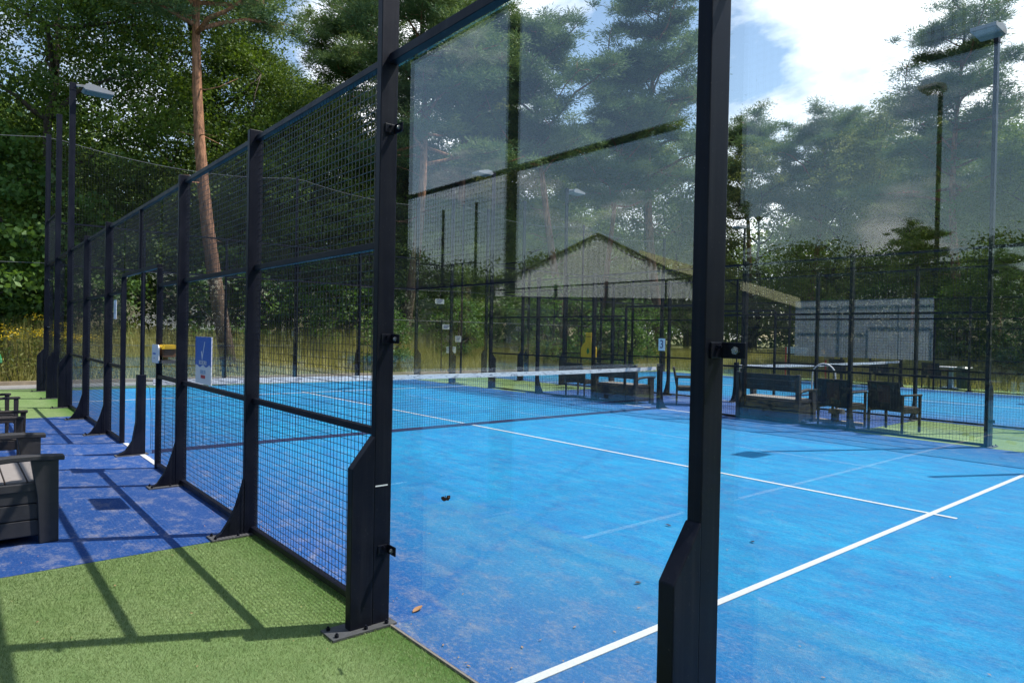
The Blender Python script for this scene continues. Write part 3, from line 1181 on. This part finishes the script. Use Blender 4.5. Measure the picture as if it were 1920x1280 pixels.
s3 = thing('number_sign', 'white plate with the number 3, on the fence behind the far net post', 'sign', (.10, 4.93, 1.39))
MB().box(-.085, .085, -.003, .003, -.13, .13).obj('plate', MT['white'], s3)
put_text('3', .25, MT['navy'], s3, 0, -.0045, 0, .9, 'numeral')
sn = thing('fence_plate', 'narrow white plate on the mesh left of the door opening', 'sign', (-1.42, -5.062, 1.78))
MB().box(-.09, .09, -.003, .003, -.13, .13).obj('plate', MT['white'], sn)
put_text('1', .2, MT['navy'], sn, 0, -.0045, 0, .9, 'numeral')

for i, (y, z, w, h, lb) in enumerate(((6.05, 2.62, .36, .16, 'small white notice plate high on the dark pole, topmost of four'),
                                      (6.35, 1.76, .34, .17, 'small white notice plate second from the top by the pole'),
                                      (6.85, 1.35, .25, .21, 'square white notice with print, third down by the pole'),
                                      (6.56, .97, .40, .22, 'pale notice plate lowest by the pole, above the net tape'))):
    t = thing('notice_plate', lb, 'sign', (-10.15, y, z), 0, 'white notices by the far end wall')
    MB().box(-.004, .004, -w / 2, w / 2, -h / 2, h / 2).obj('plate', MT['faded'], t)
    pm = MB()
    for k in range(3):
        zz_ = h * (.28 - k * .26)
        pm.box(.0045, .0055, -w * .38, w * (.38 - .12 * k), zz_ - .012, zz_ + .012)
    pm.obj('print_line', MT['navy'], t)

yb_ = thing('bottle_shaped_sign', 'yellow bottle-shaped board with a dark emblem on the farther fence', 'sign', (-4.83, 7.86, .86))
bp = [(-.27, 0), (.27, 0), (.30, .06), (.30, .30), (.24, .42), (.13, .50), (.12, .68), (.12, .78), (-.12, .78), (-.12, .68), (-.13, .50), (-.24, .42), (-.30, .30), (-.30, .06)]
MB().prism(bp, .02, -.05, 'y').obj('board', MT['yellow'], yb_, bevel=.012)
MB().box(-.13, .13, -.056, -.051, .655, .675).obj('neck_ring', MT['brown'], yb_)
MB().prism([(0, .13), (.06, .21), (.035, .29), (0, .35), (-.035, .29), (-.06, .21)], -.052, -.056, 'y').obj('emblem', MT['green'], yb_)

fg = thing('beach_flag', 'tan pennant with red edge and dark badge beyond the farther net', 'flag', (-2.92, 19.0, 0))
MB().tube([(.20, 0, 0), (.20, 0, 1.2), (.14, 0, 1.8), (.02, 0, 2.25)], .012, 8).obj('pole', MT['plate'], fg)
MB().prism([(-.16, .8), (.17, .8), (.17, 1.2), (.11, 1.8), (.0, 2.2), (-.09, 1.5)], -.004, .004, 'y').obj('cloth', MT['tan'], fg)
MB().prism([(.172, .8), (.20, .8), (.195, 1.2), (.135, 1.8), (.01, 2.23), (.0, 2.205), (.112, 1.8), (.172, 1.2)], -.006, .006, 'y').obj('red_edge', MT['red'], fg)
MB().box(-.07, .12, -.008, -.0045, 1.05, 1.23).obj('badge', MT['navy'], fg)

rk = thing('ball_rack', 'low rack with white printed panel and yellow knob beyond the farther net', 'rack', (-4.4, 19.6, 0))
MB().box(-.5, .35, -.02, .02, .95, 1.26).obj('panel', MT['white'], rk)
MB().tube([(-.6, 0, 1.1), (1.2, 0, 1.1)], .02, 8).obj('bar', MT['cable'], rk)
MB().tube([(-.55, 0, 0), (-.55, 0, 1.25)], .03, 8).tube([(1.1, 0, 0), (1.1, 0, 1.1)], .03, 8).obj('leg', MT['red'], rk)
MB().tube([(1.0, -.03, 1.02), (1.0, -.03, 1.18)], [.09, .06], 10).obj('yellow_knob', MT['yellow'], rk)
MB().box(-.40, .25, -.0225, -.0205, 1.13, 1.17).box(-.40, .10, -.0225, -.0205, 1.04, 1.07).obj('print_line', MT['lightblue'], rk)

scn = thing('shade_net', 'large grey see-through shade net hung on the farthest fence', 'screen', (-1.35, 17.9, 0))
MB().box(-2.35, 2.35, -.004, .004, .95, 2.98).obj('net_cloth', MT['screen'], scn)
hm = MB().box(-2.35, 2.35, -.007, .007, 2.98, 3.01)
hm.obj('top_hem', MT['cable'], scn)


# butterfly and litter
bf = thing('butterfly', 'small dark reddish butterfly resting on the nearest glass pane', 'butterfly', (6.57, -5.020, .775))
for s in (-1, 1):
    b = len(MB().v)
    w_ = MB()
    w_.prism([(0, -.004), (s * .010, .012), (s * .024, .010), (s * .022, -.004), (s * .012, -.014), (s * .003, -.012)][::s], -.001 - .002 * (s > 0), -.0025 - .002 * (s > 0), 'y')
    w_.obj('wing', MT['wing'], bf)
MB().tube([(0, -.004, .013), (0, -.005, -.013)], [.002, .0012], 6).obj('body', MT['wing'], bf)
MB().box(.015, .020, -.0056, -.0046, .000, .006).obj('wing_spot', MT['wing_spot'], bf)
bf.rotation_euler = (0, -.3, 0)
bf.scale = (1.7, 1, .9)
li = 0
for (x, y, s, lb) in ((5.99, -4.80, .045, 'pale dry leaf on blue turf beside the nearest post foot'),
                      (5.78, -2.28, .030, 'small dark leaf on the court left of the second post'),
                      (6.47, -3.49, .028, 'tiny leaf scrap on the court between the two near posts'),
                      (6.44, -2.12, .028, 'tiny dark leaf on the court right of the second post')):
    l_ = MB()
    pts = [(0, -1), (.5, -.5), (.62, .1), (.3, .7), (0, 1), (-.35, .6), (-.6, 0), (-.45, -.6)]
    l_.v = [(p * s * .7, q * s, .010 + .006 * abs(p) + .004 * q) for p, q in pts] + [(0, 0, .007)]
    l_.f = [(i, (i + 1) % 8, 8) for i in range(8)]
    o = l_.obj('fallen_leaf', MT['leaf_dry'] if li == 0 else MT['wing'])
    o.location = (x, y, .004)
    o.rotation_euler = (0, 0, li * 1.3 + .4)
    tag(o, lb, 'leaf', 'leaves lying on the court')
    li += 1


rngl = np.random.default_rng(77)
nl_ = 520
lx = rngl.uniform(-2, 9.5, nl_)
ly = np.where(rngl.uniform(0, 1, nl_) < .4, -4.97 + rngl.exponential(.25, nl_), rngl.uniform(-4.9, 4.9, nl_))
ly = np.where(rngl.uniform(0, 1, nl_) < .22, rngl.uniform(-6.8, -5.05, nl_), ly)
lc = np.stack([lx, ly, np.full(nl_, .013)], 1)
Vl, Fl = leaf_quads(lc, .022, rngl, .9, .35)
Vl[:, 2] = .009 + (Vl[:, 2] - .013) * .15 + .003
tag(mobj('leaf_litter', npmesh('leaf_litter', Vl, Fl, mat=MT['leaf_dry'])), 'scattered needles and leaf crumbs on the blue court', 'litter', kind='stuff')


# ------------------------------------------------------------------ halls
def hall(name, label, loc, rz, w, eave, ridge, base, depth, wallmat, roofmat):
    t = thing(name, label, 'building', loc, rz)
    m = MB()
    n = int(w / .4)
    hgt = lambda x: eave + (ridge - eave) * (1 - abs(x) / (w / 2))
    for i in range(n):
        xa = -w / 2 + w * i / n
        xb = -w / 2 + w * (i + 1) / n
        xm = (xa + xb) / 2
        for p, q, da, db in ((xa, xm, 0, -.13), (xm, xb, -.13, 0)):
            m.quad((p, da, base), (q, db, base), (q, db, hgt(q)), (p, da, hgt(p)))
    m.obj('gable_wall', wallmat, t)
    s = MB()
    s.box(-w / 2, w / 2, .05, depth, -.1, base - .004)
    s.box(-w / 2, -w / 2 + .2, .05, depth, base, eave - .1)
    s.box(w / 2 - .2, w / 2, .05, depth, base, eave - .1)
    s.obj('lower_wall', MT['halldark'], t)
    for sg_ in (-1, 1):
        r = MB()
        x0, z0, x1, z1 = 0, ridge + .10, sg_ * (w / 2 + .4), eave + .10 - .4 * (ridge - eave) / (w / 2)
        nn = 40
        pr = [(x0, z0), (x1, z1), (x1, z1 + .10), (x0, z0 + .10)]
        r.prism(pr if sg_ > 0 else pr[::-1], -.25, depth, 'y')
        rr = r.obj('roof', roofmat, t)
    fc = MB()
    for k in range(int(w / .35)):
        x = -w / 2 + k * .35 + .17
        z = hgt(x)
        fc.box(x - .08, x + .08, -.20, -.14, z - .20, z + .04)
    fc.obj('verge_trim', roofmat, t)
    return t


ang = atan2(-.731, -.683) - pi / 2
hall('sports_hall', 'large pale corrugated hall whose gable is mirrored in the middle of the glass', (-26.6, -41.4, 0), ang, 15.8, 5.3, 9.25, 4.5, 30, MT['hallgrey'], MT['hallroof'])
h2 = thing('lower_hall', 'lower hall with olive sheet roof, mirrored right beside the pale gable', 'building', (-28.3, -55.6, 0), ang + .05)
h2.scale = (-1, 1, 1)
sl = MB()
for k in range(12):
    x0 = -4.6 + k * 1.2
    za, zb = 9.75 - (x0 + 4.6) * .305, 9.75 - (x0 + 5.78) * .305
    sl.v += []
    b = len(sl.v)
    sl.v += [(x0, 0, za - 1.0), (x0 + 1.17, 0, zb - 1.0), (x0 + 1.17, .8, zb), (x0, .8, za), (x0, .2, za - 1.1), (x0 + 1.17, .2, zb - 1.1), (x0 + 1.17, 1.0, zb - .1), (x0, 1.0, za - .1)]
    sl.f += [tuple(b + i for i in q) for q in ((0, 1, 2, 3), (7, 6, 5, 4), (0, 4, 5, 1), (1, 5, 6, 2), (2, 6, 7, 3), (3, 7, 4, 0))]
sl.obj('roof', MT['olive'], h2)
MB().prism([(-4.6, 0), (9.8, 0), (9.8, 3.5), (9.8, 4.35), (-4.6, 8.7)], .25, 14, 'y').obj('wall', MT['halldark'], h2)
sh = thing('garden_shed', 'pale shed partly hidden by bushes beyond the end wall', 'building', (-19.3, 11.6, .5), .9)
MB().box(-1.3, 1.3, -1, 1, 0, 2.2).obj('wall', MT['beige'], sh)
MB().prism([(-1.5, 2.2), (1.5, 2.2), (1.5, 2.3), (0, 2.7), (-1.5, 2.3)], -1.2, 1.2, 'y').obj('roof', MT['hallroof'], sh)


# ------------------------------------------------------------------ vegetation
def limb(m, a_, b_, r1, r2, rng, sag=.08, n=6, sides=7):
    a_, b_ = np.array(a_, float), np.array(b_, float)
    L_ = np.linalg.norm(b_ - a_)
    off = rng.normal(size=3) * L_ * sag
    pts = []
    for i in range(n):
        u = i / (n - 1)
        p = a_ + (b_ - a_) * u + off * sin(pi * u) + rng.normal(size=3) * L_ * .012 * (0 < i < n - 1)
        pts.append(tuple(p))
    m.tube(pts, [r1 + (r2 - r1) * (i / (n - 1)) for i in range(n)], sides)
    return pts


def broadleaf(name, seed, H, R, base, nclump, per, size, leafmat, csize=.75, lean=0.0, label='', cat='tree'):
    rng = np.random.default_rng(seed)
    t = thing(name, label, cat)
    m = MB()
    top = (lean * H * .5, 0, H * .86)
    tp_ = limb(m, (0, 0, -.1), top, .028 * H * .55, .02, rng, .03, 10, 10)
    hubs = []
    for k in range(14):
        u = base / H + (1 - base / H) * (k + .5) / 15
        i = min(int(u * 9), 8)
        p0 = np.array(tp_[i])
        th = k * 2.4 + rng.uniform(-.4, .4)
        rad = R * (.9 * sin(pi * min(max((u - base / H * .6) / (1 - base / H * .5), .12), .93)) ** .6)
        e = np.array([p0[0] + cos(th) * rad * .75, p0[1] + sin(th) * rad * .75, min(p0[2] + rad * .45, H * .95)])
        pts = limb(m, p0, e, .010 * H * (1 - u * .5), .015, rng, .10, 6, 6)
        hubs += [np.array(q) for q in pts[2:]]
    cs = []
    while len(cs) < nclump:
        u = rng.uniform(0, 1)
        z = base + (H - base) * u
        prof = max(sin(pi * (u * .86 + .12)), .05) ** .55
        th = rng.uniform(0, 2 * pi)
        lump = 1 + .22 * sin(3 * th + seed) * sin(5 * u * 2 + seed * .7) + .12 * sin(7 * th + 3 * u)
        rr_ = R * prof * lump * rng.uniform(.25, 1) ** .42
        c_ = np.array([cos(th) * rr_ + lean * z * .5, sin(th) * rr_, z])
        cs.append(c_)
    for c_ in cs[:60]:
        h = min(hubs, key=lambda q: np.linalg.norm(q - c_))
        limb(m, h, c_, .022, .007, rng, .08, 4, 4)
    m.obj('trunk', MT['bark_oak'], t, smooth=True)
    C_, T_ = [], []
    for c_ in cs:
        k = int(per * rng.uniform(.6, 1.3))
        sc_ = csize * rng.uniform(.6, 1.25)
        o_ = rng.normal(size=(k, 3)) * np.array([sc_, sc_, sc_ * .48]) * .55
        C_.append(c_ + o_)
        T_.append(np.clip(rng.normal(.5, .2) + rng.normal(size=k) * .18, 0, 1))
    C_ = np.concatenate(C_)
    T_ = np.concatenate(T_)
    V_, F_ = leaf_quads(C_, size, rng, .25)
    mobj('crown', npmesh('crown', V_, F_, T_, leafmat), t)
    return t


def pine(name, seed, H, R, base, nlimb, tufts, per, label='', lean=(0, 0), bend=.03):
    rng = np.random.default_rng(seed)
    t = thing(name, label, 'pine tree')
    m = MB()
    n = 12
    tp_ = []
    offx, offy = rng.normal(size=2) * H * bend
    for i in range(n):
        u = i / (n - 1)
        tp_.append((lean[0] * u + offx * sin(pi * u), lean[1] * u + offy * sin(pi * u * 1.4), -.1 + (H * .95 + .1) * u))
    m.tube(tp_, [.0145 * H * (1 - .80 * i / (n - 1)) for i in range(n)], 10)
    C_, T_, D_ = [], [], []
    for k in range(9):      # dead stubs
        u = rng.uniform(.3, base / H)
        p0 = np.array(tp_[int(u * (n - 1))])
        th = rng.uniform(0, 6.28)
        limb(m, p0, p0 + np.array([cos(th), sin(th), rng.uniform(-.2, .5)]) * rng.uniform(.4, 1.6), .03, .008, rng, .15, 4, 4)
    for k in range(nlimb):
        u = base / H + (1 - base / H) * ((k + rng.uniform(0, .8)) / nlimb)
        ui = u * (n - 1)
        i = min(int(ui), n - 2)
        p0 = np.array(tp_[i]) * (1 - (ui - i)) + np.array(tp_[i + 1]) * (ui - i)
        th = k * 2.39996 + rng.uniform(-.5, .5)
        v = (u - base / H) / (1 - base / H)
        rad = R * (1.0 - .55 * v ** 2.2) * rng.uniform(.35, 1.2)
        rise = rng.uniform(-.1, .8) * rad
        e = p0 + np.array([cos(th) * rad, sin(th) * rad, rise])
        pts = limb(m, p0, e, .0048 * H * (1 - .6 * v), .02, rng, .12, 7, 6)
        for q in range(tufts):
            uu = rng.uniform(.38, 1.0)
            i2 = min(int(uu * 6), 5)
            c0 = np.array(pts[i2]) + (np.array(pts[i2 + 1 if i2 < 6 else 6]) - np.array(pts[i2])) * rng.uniform(0, 1)
            side = rng.normal(size=3) * np.array([.50, .50, .16]) * (.4 + R * .13)
            c1 = c0 + side + np.array([0, 0, .12])
            if q % 3 == 0:
                limb(m, c0, c1, .018, .006, rng, .1, 3, 3)
            k2 = int(per * rng.uniform(.6, 1.3))
            g_ = rng.normal(size=(k2, 3)) * np.array([.24, .24, .11]) * rng.uniform(.7, 1.25)
            C_.append(c1 + g_)
            dd = g_ * np.array([1, 1, 1.2]) + rng.normal(size=(k2, 3)) * .10 + np.array([0, 0, .12])
            D_.append(dd / (np.linalg.norm(dd, axis=1)[:, None] + 1e-6))
            T_.append(np.clip(rng.normal(.45, .2) + rng.normal(size=k2) * .18, 0, 1))
    m.obj('trunk', MT['bark_pine'], t, smooth=True)
    C_ = np.concatenate(C_)
    D_ = np.concatenate(D_)
    T_ = np.concatenate(T_)
    e = np.cross(D_, rng.normal(size=D_.shape))
    e /= np.linalg.norm(e, axis=1)[:, None] + 1e-9
    L_ = rng.uniform(.09, .17, len(C_))[:, None]
    W_ = rng.uniform(.011, .022, len(C_))[:, None]
    V_ = np.stack([C_ - D_ * L_ * .5 - e * W_, C_ - D_ * L_ * .5 + e * W_, C_ + D_ * L_ * .6 + e * W_ * .4, C_ + D_ * L_ * .6 - e * W_ * .4], 1).reshape(-1, 3)
    F_ = np.arange(len(V_)).reshape(-1, 4)
    mobj('crown', npmesh('crown', V_, F_, T_, MT['needle']), t)
    return t


def ground_z(x, y):
    return float(terrain_h(np.array([x]), np.array([y]))[0])


def plant(proto, used, x, y, rz, s, label, group, sz=None):
    sc_ = (s, s, sz if sz else s)
    if not used:
        proto.location = (x, y, ground_z(x, y))
        proto.rotation_euler = (0, 0, rz)
        proto.scale = sc_
        proto['label'] = label
        proto['group'] = group
        return proto
    return dup(proto, (x, y, ground_z(x, y)), rz, label, group, sc_)


WG = 'trees of the wood round the courts'
beech = broadleaf('beech_tree', 3, 17, 5.2, 2.2, 600, 210, .115, MT['beech'], .85)
oak = broadleaf('oak_tree', 9, 12, 4.0, 1.3, 380, 170, .11, MT['oak'], .72)
birch = broadleaf('light_leaved_tree', 21, 13, 3.4, 1.2, 330, 120, .105, MT['light_leaf'], .62)
maple = broadleaf('maple_tree', 33, 6.5, 2.8, .5, 150, 80, .17, MT['maple'], .60)
used = set()


def P(proto, x, y, rz, s, label, sz=None, group=WG):
    plant(proto, proto.name in used, x, y, rz, s, label, group, sz)
    used.add(proto.name)


P(beech, -21.2, -3.4, .3, 1.0, 'huge dark beech behind the left floodlight, nearest of the wood')
P(beech, -23.2, .6, 2.1, 1.1, 'huge dark beech right behind the leaning red pine trunk')
P(beech, -33.0, -6.5, 4.0, .74, 'tall beech at the extreme left with sky gaps below its crown')
P(beech, -22.6, 3.6, 1.1, .80, 'dark beech right of the leaning pine, sunlit on its right edge')
P(oak, -21.4, 6.6, 1.2, 1.0, 'oak with yellow-green sunlit side left of the nearest tall post')
P(oak, -21.9, 9.9, 3.2, .86, 'mid-height oak behind the nearest tall post')
P(oak, -18.8, 11.6, 5.1, .62, 'low sunlit oak behind the white notices, its crown yellow-green')
P(oak, -19.2, 15.2, .4, .64, 'low oak in the meadow behind the far end wall')
P(oak, -37.0, 40.5, 2.2, 1.25, 'dark oak deep in the wood in the middle')
P(oak, -33.0, 52.5, .2, 1.2, 'dark oak deep in the wood near the second post')
P(birch, -15.9, 35.8, .5, 1.08, 'yellow-green slender tree just right of the second post')
P(birch, -10.6, 37.6, 2.5, 1.08, 'pale green tree in the middle of the right hand treeline')
P(birch, -7.9, 38.4, 4.5, 1.22, 'tallest pale leafy tree of the right hand treeline')
P(oak, -4.4, 37.0, 1.5, 1.05, 'dark green oak left of the right tall far post')
P(oak, .9, 29.0, 3.6, .78, 'bright leafy oak at the right edge behind the fence')
P(birch, -25.5, 13.4, 1.7, .95, 'grey-green tree seen through the left pane')
P(oak, -29.5, 17.0, 4.4, 1.05, 'oak deep in the wood behind the left pane')
P(beech, -35.5, 27.0, 2.9, .80, 'round-crowned tree deep in the wood in the left pane')
P(beech, -30.5, 8.0, .9, .80, 'beech deep in the wood left of the nearest tall post')
P(maple, -18.6, -6.6, .4, 1.15, 'bright green maple at the left edge beside the end wall')
P(maple, -19.0, -3.4, 2.4, .75, 'low maple bush behind the farthest left posts')

for args in (
        (birch, -23.3, 14.2, 1.1, 1.22, 'tall grey-green tree behind the topmost white notice plate'),
        (birch, -25.8, 18.6, 2.7, 1.30, 'tall pale second-row tree in the left pane'),
        (oak, -24.6, 21.9, .6, 1.20, 'broad second-row tree in the left pane'),
        (oak, -29.5, 27.8, 1.9, 1.35, 'second-row oak left of the crooked pine'),
        (birch, -28.0, 32.9, .8, 1.30, 'pale second-row tree behind the crooked pine'),
        (oak, -24.5, 34.0, 3.9, 1.30, 'second-row oak left of the second near post'),
        (birch, -22.0, 36.5, 2.2, 1.25, 'pale second-row tree hidden partly by the second near post'),
        (oak, -14.5, 46.0, 5.0, 1.35, 'dark second-row oak right of the second near post'),
        (birch, -11.5, 52.5, 1.4, 1.35, 'pale second-row tree left of the shade net'),
        (oak, -5.8, 46.5, 2.6, 1.35, 'second-row oak above the shade net'),
        (oak, -1.5, 41.0, 3.3, 1.10, 'second-row oak left of the tall far post'),
        (birch, 1.8, 36.5, .2, 1.05, 'pale second-row tree at the right edge'),
        (birch, -31.5, 14.5, 5.6, 1.05, 'pale tree deep behind the nearest tall post')):
    P(*args)

pA = pine('pine_tree', 5, 19.5, 4.8, 12.5, 34, 20, 170, lean=(-1.25, -1.5), bend=.012)
pB = pine('pine_tree', 17, 17.5, 3.6, 8.5, 36, 20, 170, lean=(.5, .3))
pC = pine('pine_tree', 29, 16.0, 3.9, 9.0, 30, 20, 170, lean=(-1.8, -1.0), bend=.05)


def Q(proto, x, y, rz, s, label, sz=None):
    plant(proto, proto.name in used, x, y, rz, s, label, 'scots pines of the wood', sz)
    used.add(proto.name)


Q(pA, -13.9, .35, 0, .92, 'leaning pine with bright reddish trunk at the left, crown out of frame')
Q(pB, -16.9, 8.5, .4, 1.05, 'slender pine hidden partly behind the nearest tall post')
Q(pB, -18.9, 12.9, 2.0, 1.08, 'straight pine with dense crown in the left glass pane')
Q(pC, -16.6, 18.6, .2, 1.15, 'crooked leaning pine in the middle of the panes')
Q(pC, -20.0, 24.4, 2.6, 1.0, 'pine with sunlit trunk right of the crooked one')
Q(pB, -17.1, 27.3, 3.4, 1.30, 'tall pine with spreading crown against the cloud, left of the second post')
Q(pB, -25.8, 10.6, 5.2, 1.12, 'pine with loose crown left of the nearest tall post')
Q(pC, -13.1, 36.7, 4.0, 1.02, 'umbrella-shaped pine in the right hand treeline')
Q(pB, -13.1, 44.6, 1.2, 1.02, 'distant pine in the right hand treeline')
Q(pB, -1.6, 30.4, 2.9, .96, 'big pine at the right edge behind the tall far post')
Q(pC, -17.2, 37.5, 5.1, 1.1, 'pine just right of the second near post, top in the cloud')
Q(pB, -27.5, 20.8, .9, 1.15, 'pine with broad crown between the left pane reflections')
Q(pB, 4.5, 31.5, 4.2, 1.0, 'pine just outside the right edge')


# bushes
shrub = broadleaf('bush', 41, 2.6, 1.35, .15, 70, 60, .10, MT['maple'], .38, cat='bush')
BG = 'bushes in the meadow'
for (x, y, s, lb) in ((-13.5, 14.7, 1.5, 'bushy shrub behind the yellow bottle sign'),
                      (-12.9, 18.3, 1.05, 'shrub in the meadow right of the yellow bottle sign'),
                      (-18.0, 1.6, 1.55, 'tall sunlit bush just behind the leaning pine, at the back of the meadow'),
                      (-18.4, 5.0, 1.5, 'tall sunlit bush right of the leaning pine foot, behind the mesh'),
                      (-18.0, 8.0, 1.35, 'rounded bush left of the nearest tall post, behind the mesh'),
                      (-13.6, 5.9, .85, 'bright green bush just right of the nearest tall post'),
                      (-17.0, 4.2, .95, 'bush in the meadow behind the mesh bay'),
                      (-17.6, 7.4, 1.1, 'bush at the foot of the oaks behind the nearest post'),
                      (-15.8, 10.8, 1.0, 'bush in front of the pale shed'),
                      (-14.2, 21.2, 1.2, 'bush in the meadow behind the number sign'),
                      (-6.6, 33.5, 1.5, 'dark bush behind the grey shade net'),
                      (-1.9, 30.8, 1.4, 'bush behind the tall far post'),
                      (2.0, 25.5, 1.1, 'bush at the right edge beyond the farthest fence'),
                      (-8.4, 31.0, 1.2, 'bush left of the shade net')):
    P(shrub, x, y, s * 5, s, lb, group=BG)

# yellow-flowered weeds
wd = thing('flowering_weeds', 'clump of tall weeds with yellow flowers at the left edge', 'plant', (-14.3, -5.3, .02))
rng = np.random.default_rng(4)
st = MB()
C1, CF = [], []
for k in range(150):
    x, y = rng.uniform(-1.6, 1.6), rng.uniform(-1.9, 1.7)
    h = rng.uniform(.7, 1.9) * (.65 + .35 * cos(x) * cos(y))
    tx, ty = x + rng.normal() * .12, y + rng.normal() * .12
    z0_ = .02
    st.tube([(x, y, z0_), ((x + tx) / 2 + .02, (y + ty) / 2, h * .5), (tx, ty, h)], [.012, .009, .004], 4)
    nl = 34
    u = rng.uniform(.05, 1, nl)[:, None]
    C1.append(np.array([x, y, 0]) + (np.array([tx, ty, h]) - np.array([x, y, 0])) * u + rng.normal(size=(nl, 3)) * .12)
    if h > 1.15 and sin(x * 2.3 + 1) * sin(y * 2.9) > .05:
        CF.append(np.array([tx, ty, h]) + rng.normal(size=(44, 3)) * np.array([.15, .15, .045]))
st.obj('stem', MT['bark_oak'], wd)
C1 = np.concatenate(C1)
V_, F_ = leaf_quads(C1, .13, rng, .1, .3)
mobj('foliage', npmesh('foliage', V_, F_, rng.uniform(0, 1, len(C1)), MT['weed']), wd)
CF = np.concatenate(CF)
V_, F_ = leaf_quads(CF, .045, rng, .6, .9)
mobj('flower_head', npmesh('flower_head', V_, F_, rng.uniform(0, 1, len(CF)), MT['flower']), wd)


# tall dry meadow grass (uncountable)
def blades(name, pts, h, w, mat, rng, lean=.25, kind='stuff', label=None, cat=None):
    n = len(pts)
    hh = h * rng.uniform(.45, 1.15, n)[:, None]
    th = rng.uniform(0, 2 * pi, n)
    e = np.stack([np.cos(th), np.sin(th), np.zeros(n)], 1) * w * rng.uniform(.6, 1.3, n)[:, None]
    tip = pts + np.concatenate([rng.normal(size=(n, 2)) * lean * hh, hh], 1)
    V_ = np.stack([pts - e * .5, pts + e * .5, tip], 1).reshape(-1, 3)
    F_ = np.arange(3 * n).reshape(-1, 3)
    pat = .5 + .3 * np.sin(pts[:, 0] * .9 + 1) * np.sin(pts[:, 1] * .7) + rng.normal(size=n) * .2
    return tag(mobj(name, npmesh(name, V_, F_, np.clip(pat, 0, 1), mat)), label, cat, kind=kind)


rng = np.random.default_rng(8)
n = 60000
x = -12.7 - rng.uniform(0, 1, n) ** 1.3 * 12
y = rng.uniform(-9, 26, n)
clump = np.sin(x * 1.7 + 2) * np.sin(y * 1.3) * .5 + .5
keep = rng.uniform(0, 1, n) < .45 + .55 * clump
x, y = x[keep], y[keep]
pts = np.stack([x, y, terrain_h(x, y) - .02], 1)
blades('meadow_grass', pts, .62, .022, MT['hay'], rng, .28, label='tall dry yellow meadow grass beyond the court ends', cat='grass')
n = 9000
x = -14.5 - rng.uniform(0, 1, n) * 3.5
y = rng.uniform(-5.5, 9, n)
pts = np.stack([x, y, terrain_h(x, y) - .02], 1)
blades('seeding_grass', pts, 1.35, .020, MT['hay'], rng, .12, label='tall seeding grass stalks standing above the meadow', cat='grass')
n = 26000
x = rng.uniform(-20, 9, n)
y = 19.5 + rng.uniform(0, 1, n) ** 1.3 * 11
pts = np.stack([x, y, terrain_h(x, y) - .02], 1)
blades('rough_grass', pts, .5, .024, MT['hay'], rng, .28, label='rough yellow grass beyond the farthest court', cat='grass')

# short turf fibres near the camera
n = 190000
x = 4.07 + rng.uniform(0, 1, n) * 4.6
y = rng.uniform(-6.9, -5.02, n)
# denser toward the camera corner
pts = np.stack([x, y, np.zeros(n)], 1)
blades('turf_fibres', pts, .016, .0022, MT['turfblade'], rng, .55, label='short green synthetic turf fibres in the near corner', cat='turf')


# far woodland masses
def wood_mass(name, label, poly, n, h0, h1, mat, seed, size=.34, low=0.0, k=34):
    """poly: list of (x,y) points of a path; leaf clumps in a belt round it"""
    rng = np.random.default_rng(seed)
    P_ = np.array(poly, float)
    seg = rng.integers(0, len(P_) - 1, n)
    u = rng.uniform(0, 1, n)[:, None]
    c_ = P_[seg] * (1 - u) + P_[seg + 1] * u
    s = seg + u[:, 0]
    top = h0 + (h1 - h0) * (.5 + .28 * np.sin(s * 5.1 + seed) + .22 * np.sin(s * 13.7 + 2 * seed))
    z = low + rng.uniform(0, 1, n) ** .8 * (top - low)
    c3 = np.concatenate([c_ + rng.normal(size=(n, 2)) * 1.7, z[:, None]], 1)
    C_ = np.repeat(c3, k, 0) + rng.normal(size=(n * k, 3)) * np.array([.75, .75, .40])
    T_ = np.clip(np.repeat(rng.normal(.4, .22, n), k) + rng.normal(size=n * k) * .15, 0, 1)
    V_, F_ = leaf_quads(C_, size, rng, .2)
    return tag(mobj(name, npmesh(name, V_, F_, T_, mat)), label, 'woodland', kind='stuff')


wood_mass('woodland', 'dense dark wood closing the view behind the nearer trees',
          [(-40, -14), (-38, -4), (-36, 6), (-35, 16), (-38, 28), (-44, 40), (-42, 56), (-30, 62), (-18, 58), (-8, 52), (2, 46), (10, 42)],
          6500, 10, 15, MT['oak'], 2, .32, 0.0, 42)
wood_mass('undergrowth', 'dark undergrowth at the foot of the left trees',
          [(-24, -12), (-23.5, -4), (-23, 4), (-23.5, 12), (-24, 19)], 900, 2.2, 4.6, MT['beech'], 6, .22)
wood_mass('right_undergrowth', 'dark undergrowth under the right hand treeline',
          [(-11, 38), (-8, 39), (-3, 36), (3, 32), (8, 30)], 700, 3.0, 6.0, MT['oak'], 7, .22)
wood_mass('mirrored_woodland', 'low wood on the far side of the camera, seen only mirrored in the glass',
          [(-62, -20), (-60, -42), (-50, -58), (-32, -70), (-12, -68), (8, -62)], 3600, 7.5, 11.5, MT['beech'], 3, .26, 0.0, 70)
wood_mass('side_woodland', 'wood on the right of the camera, seen only mirrored in the end wall',
          [(8, -62), (22, -52), (32, -36), (36, -18), (36, 0), (35, 20), (30, 38), (16, 52)], 3600, 8.0, 11.5, MT['oak'], 4, .42)
wood_mass('added_dark_hedge', 'low dark hedge added behind the camera to darken the reflection in the glass',
          [(-40, -20), (-20, -20.5), (-4, -20.5), (16, -20.5)], 2200, 1.1, 1.6, MT['added_hedge'], 5, .16)  # hedge added out of view to keep low reflections in the glass dark
Q(pC, -9.0, -54.0, 1.0, .62, 'small umbrella pine mirrored in the right pane')
Q(pB, -20.0, -50.0, 2.0, .66, 'small pine mirrored in the middle panes')
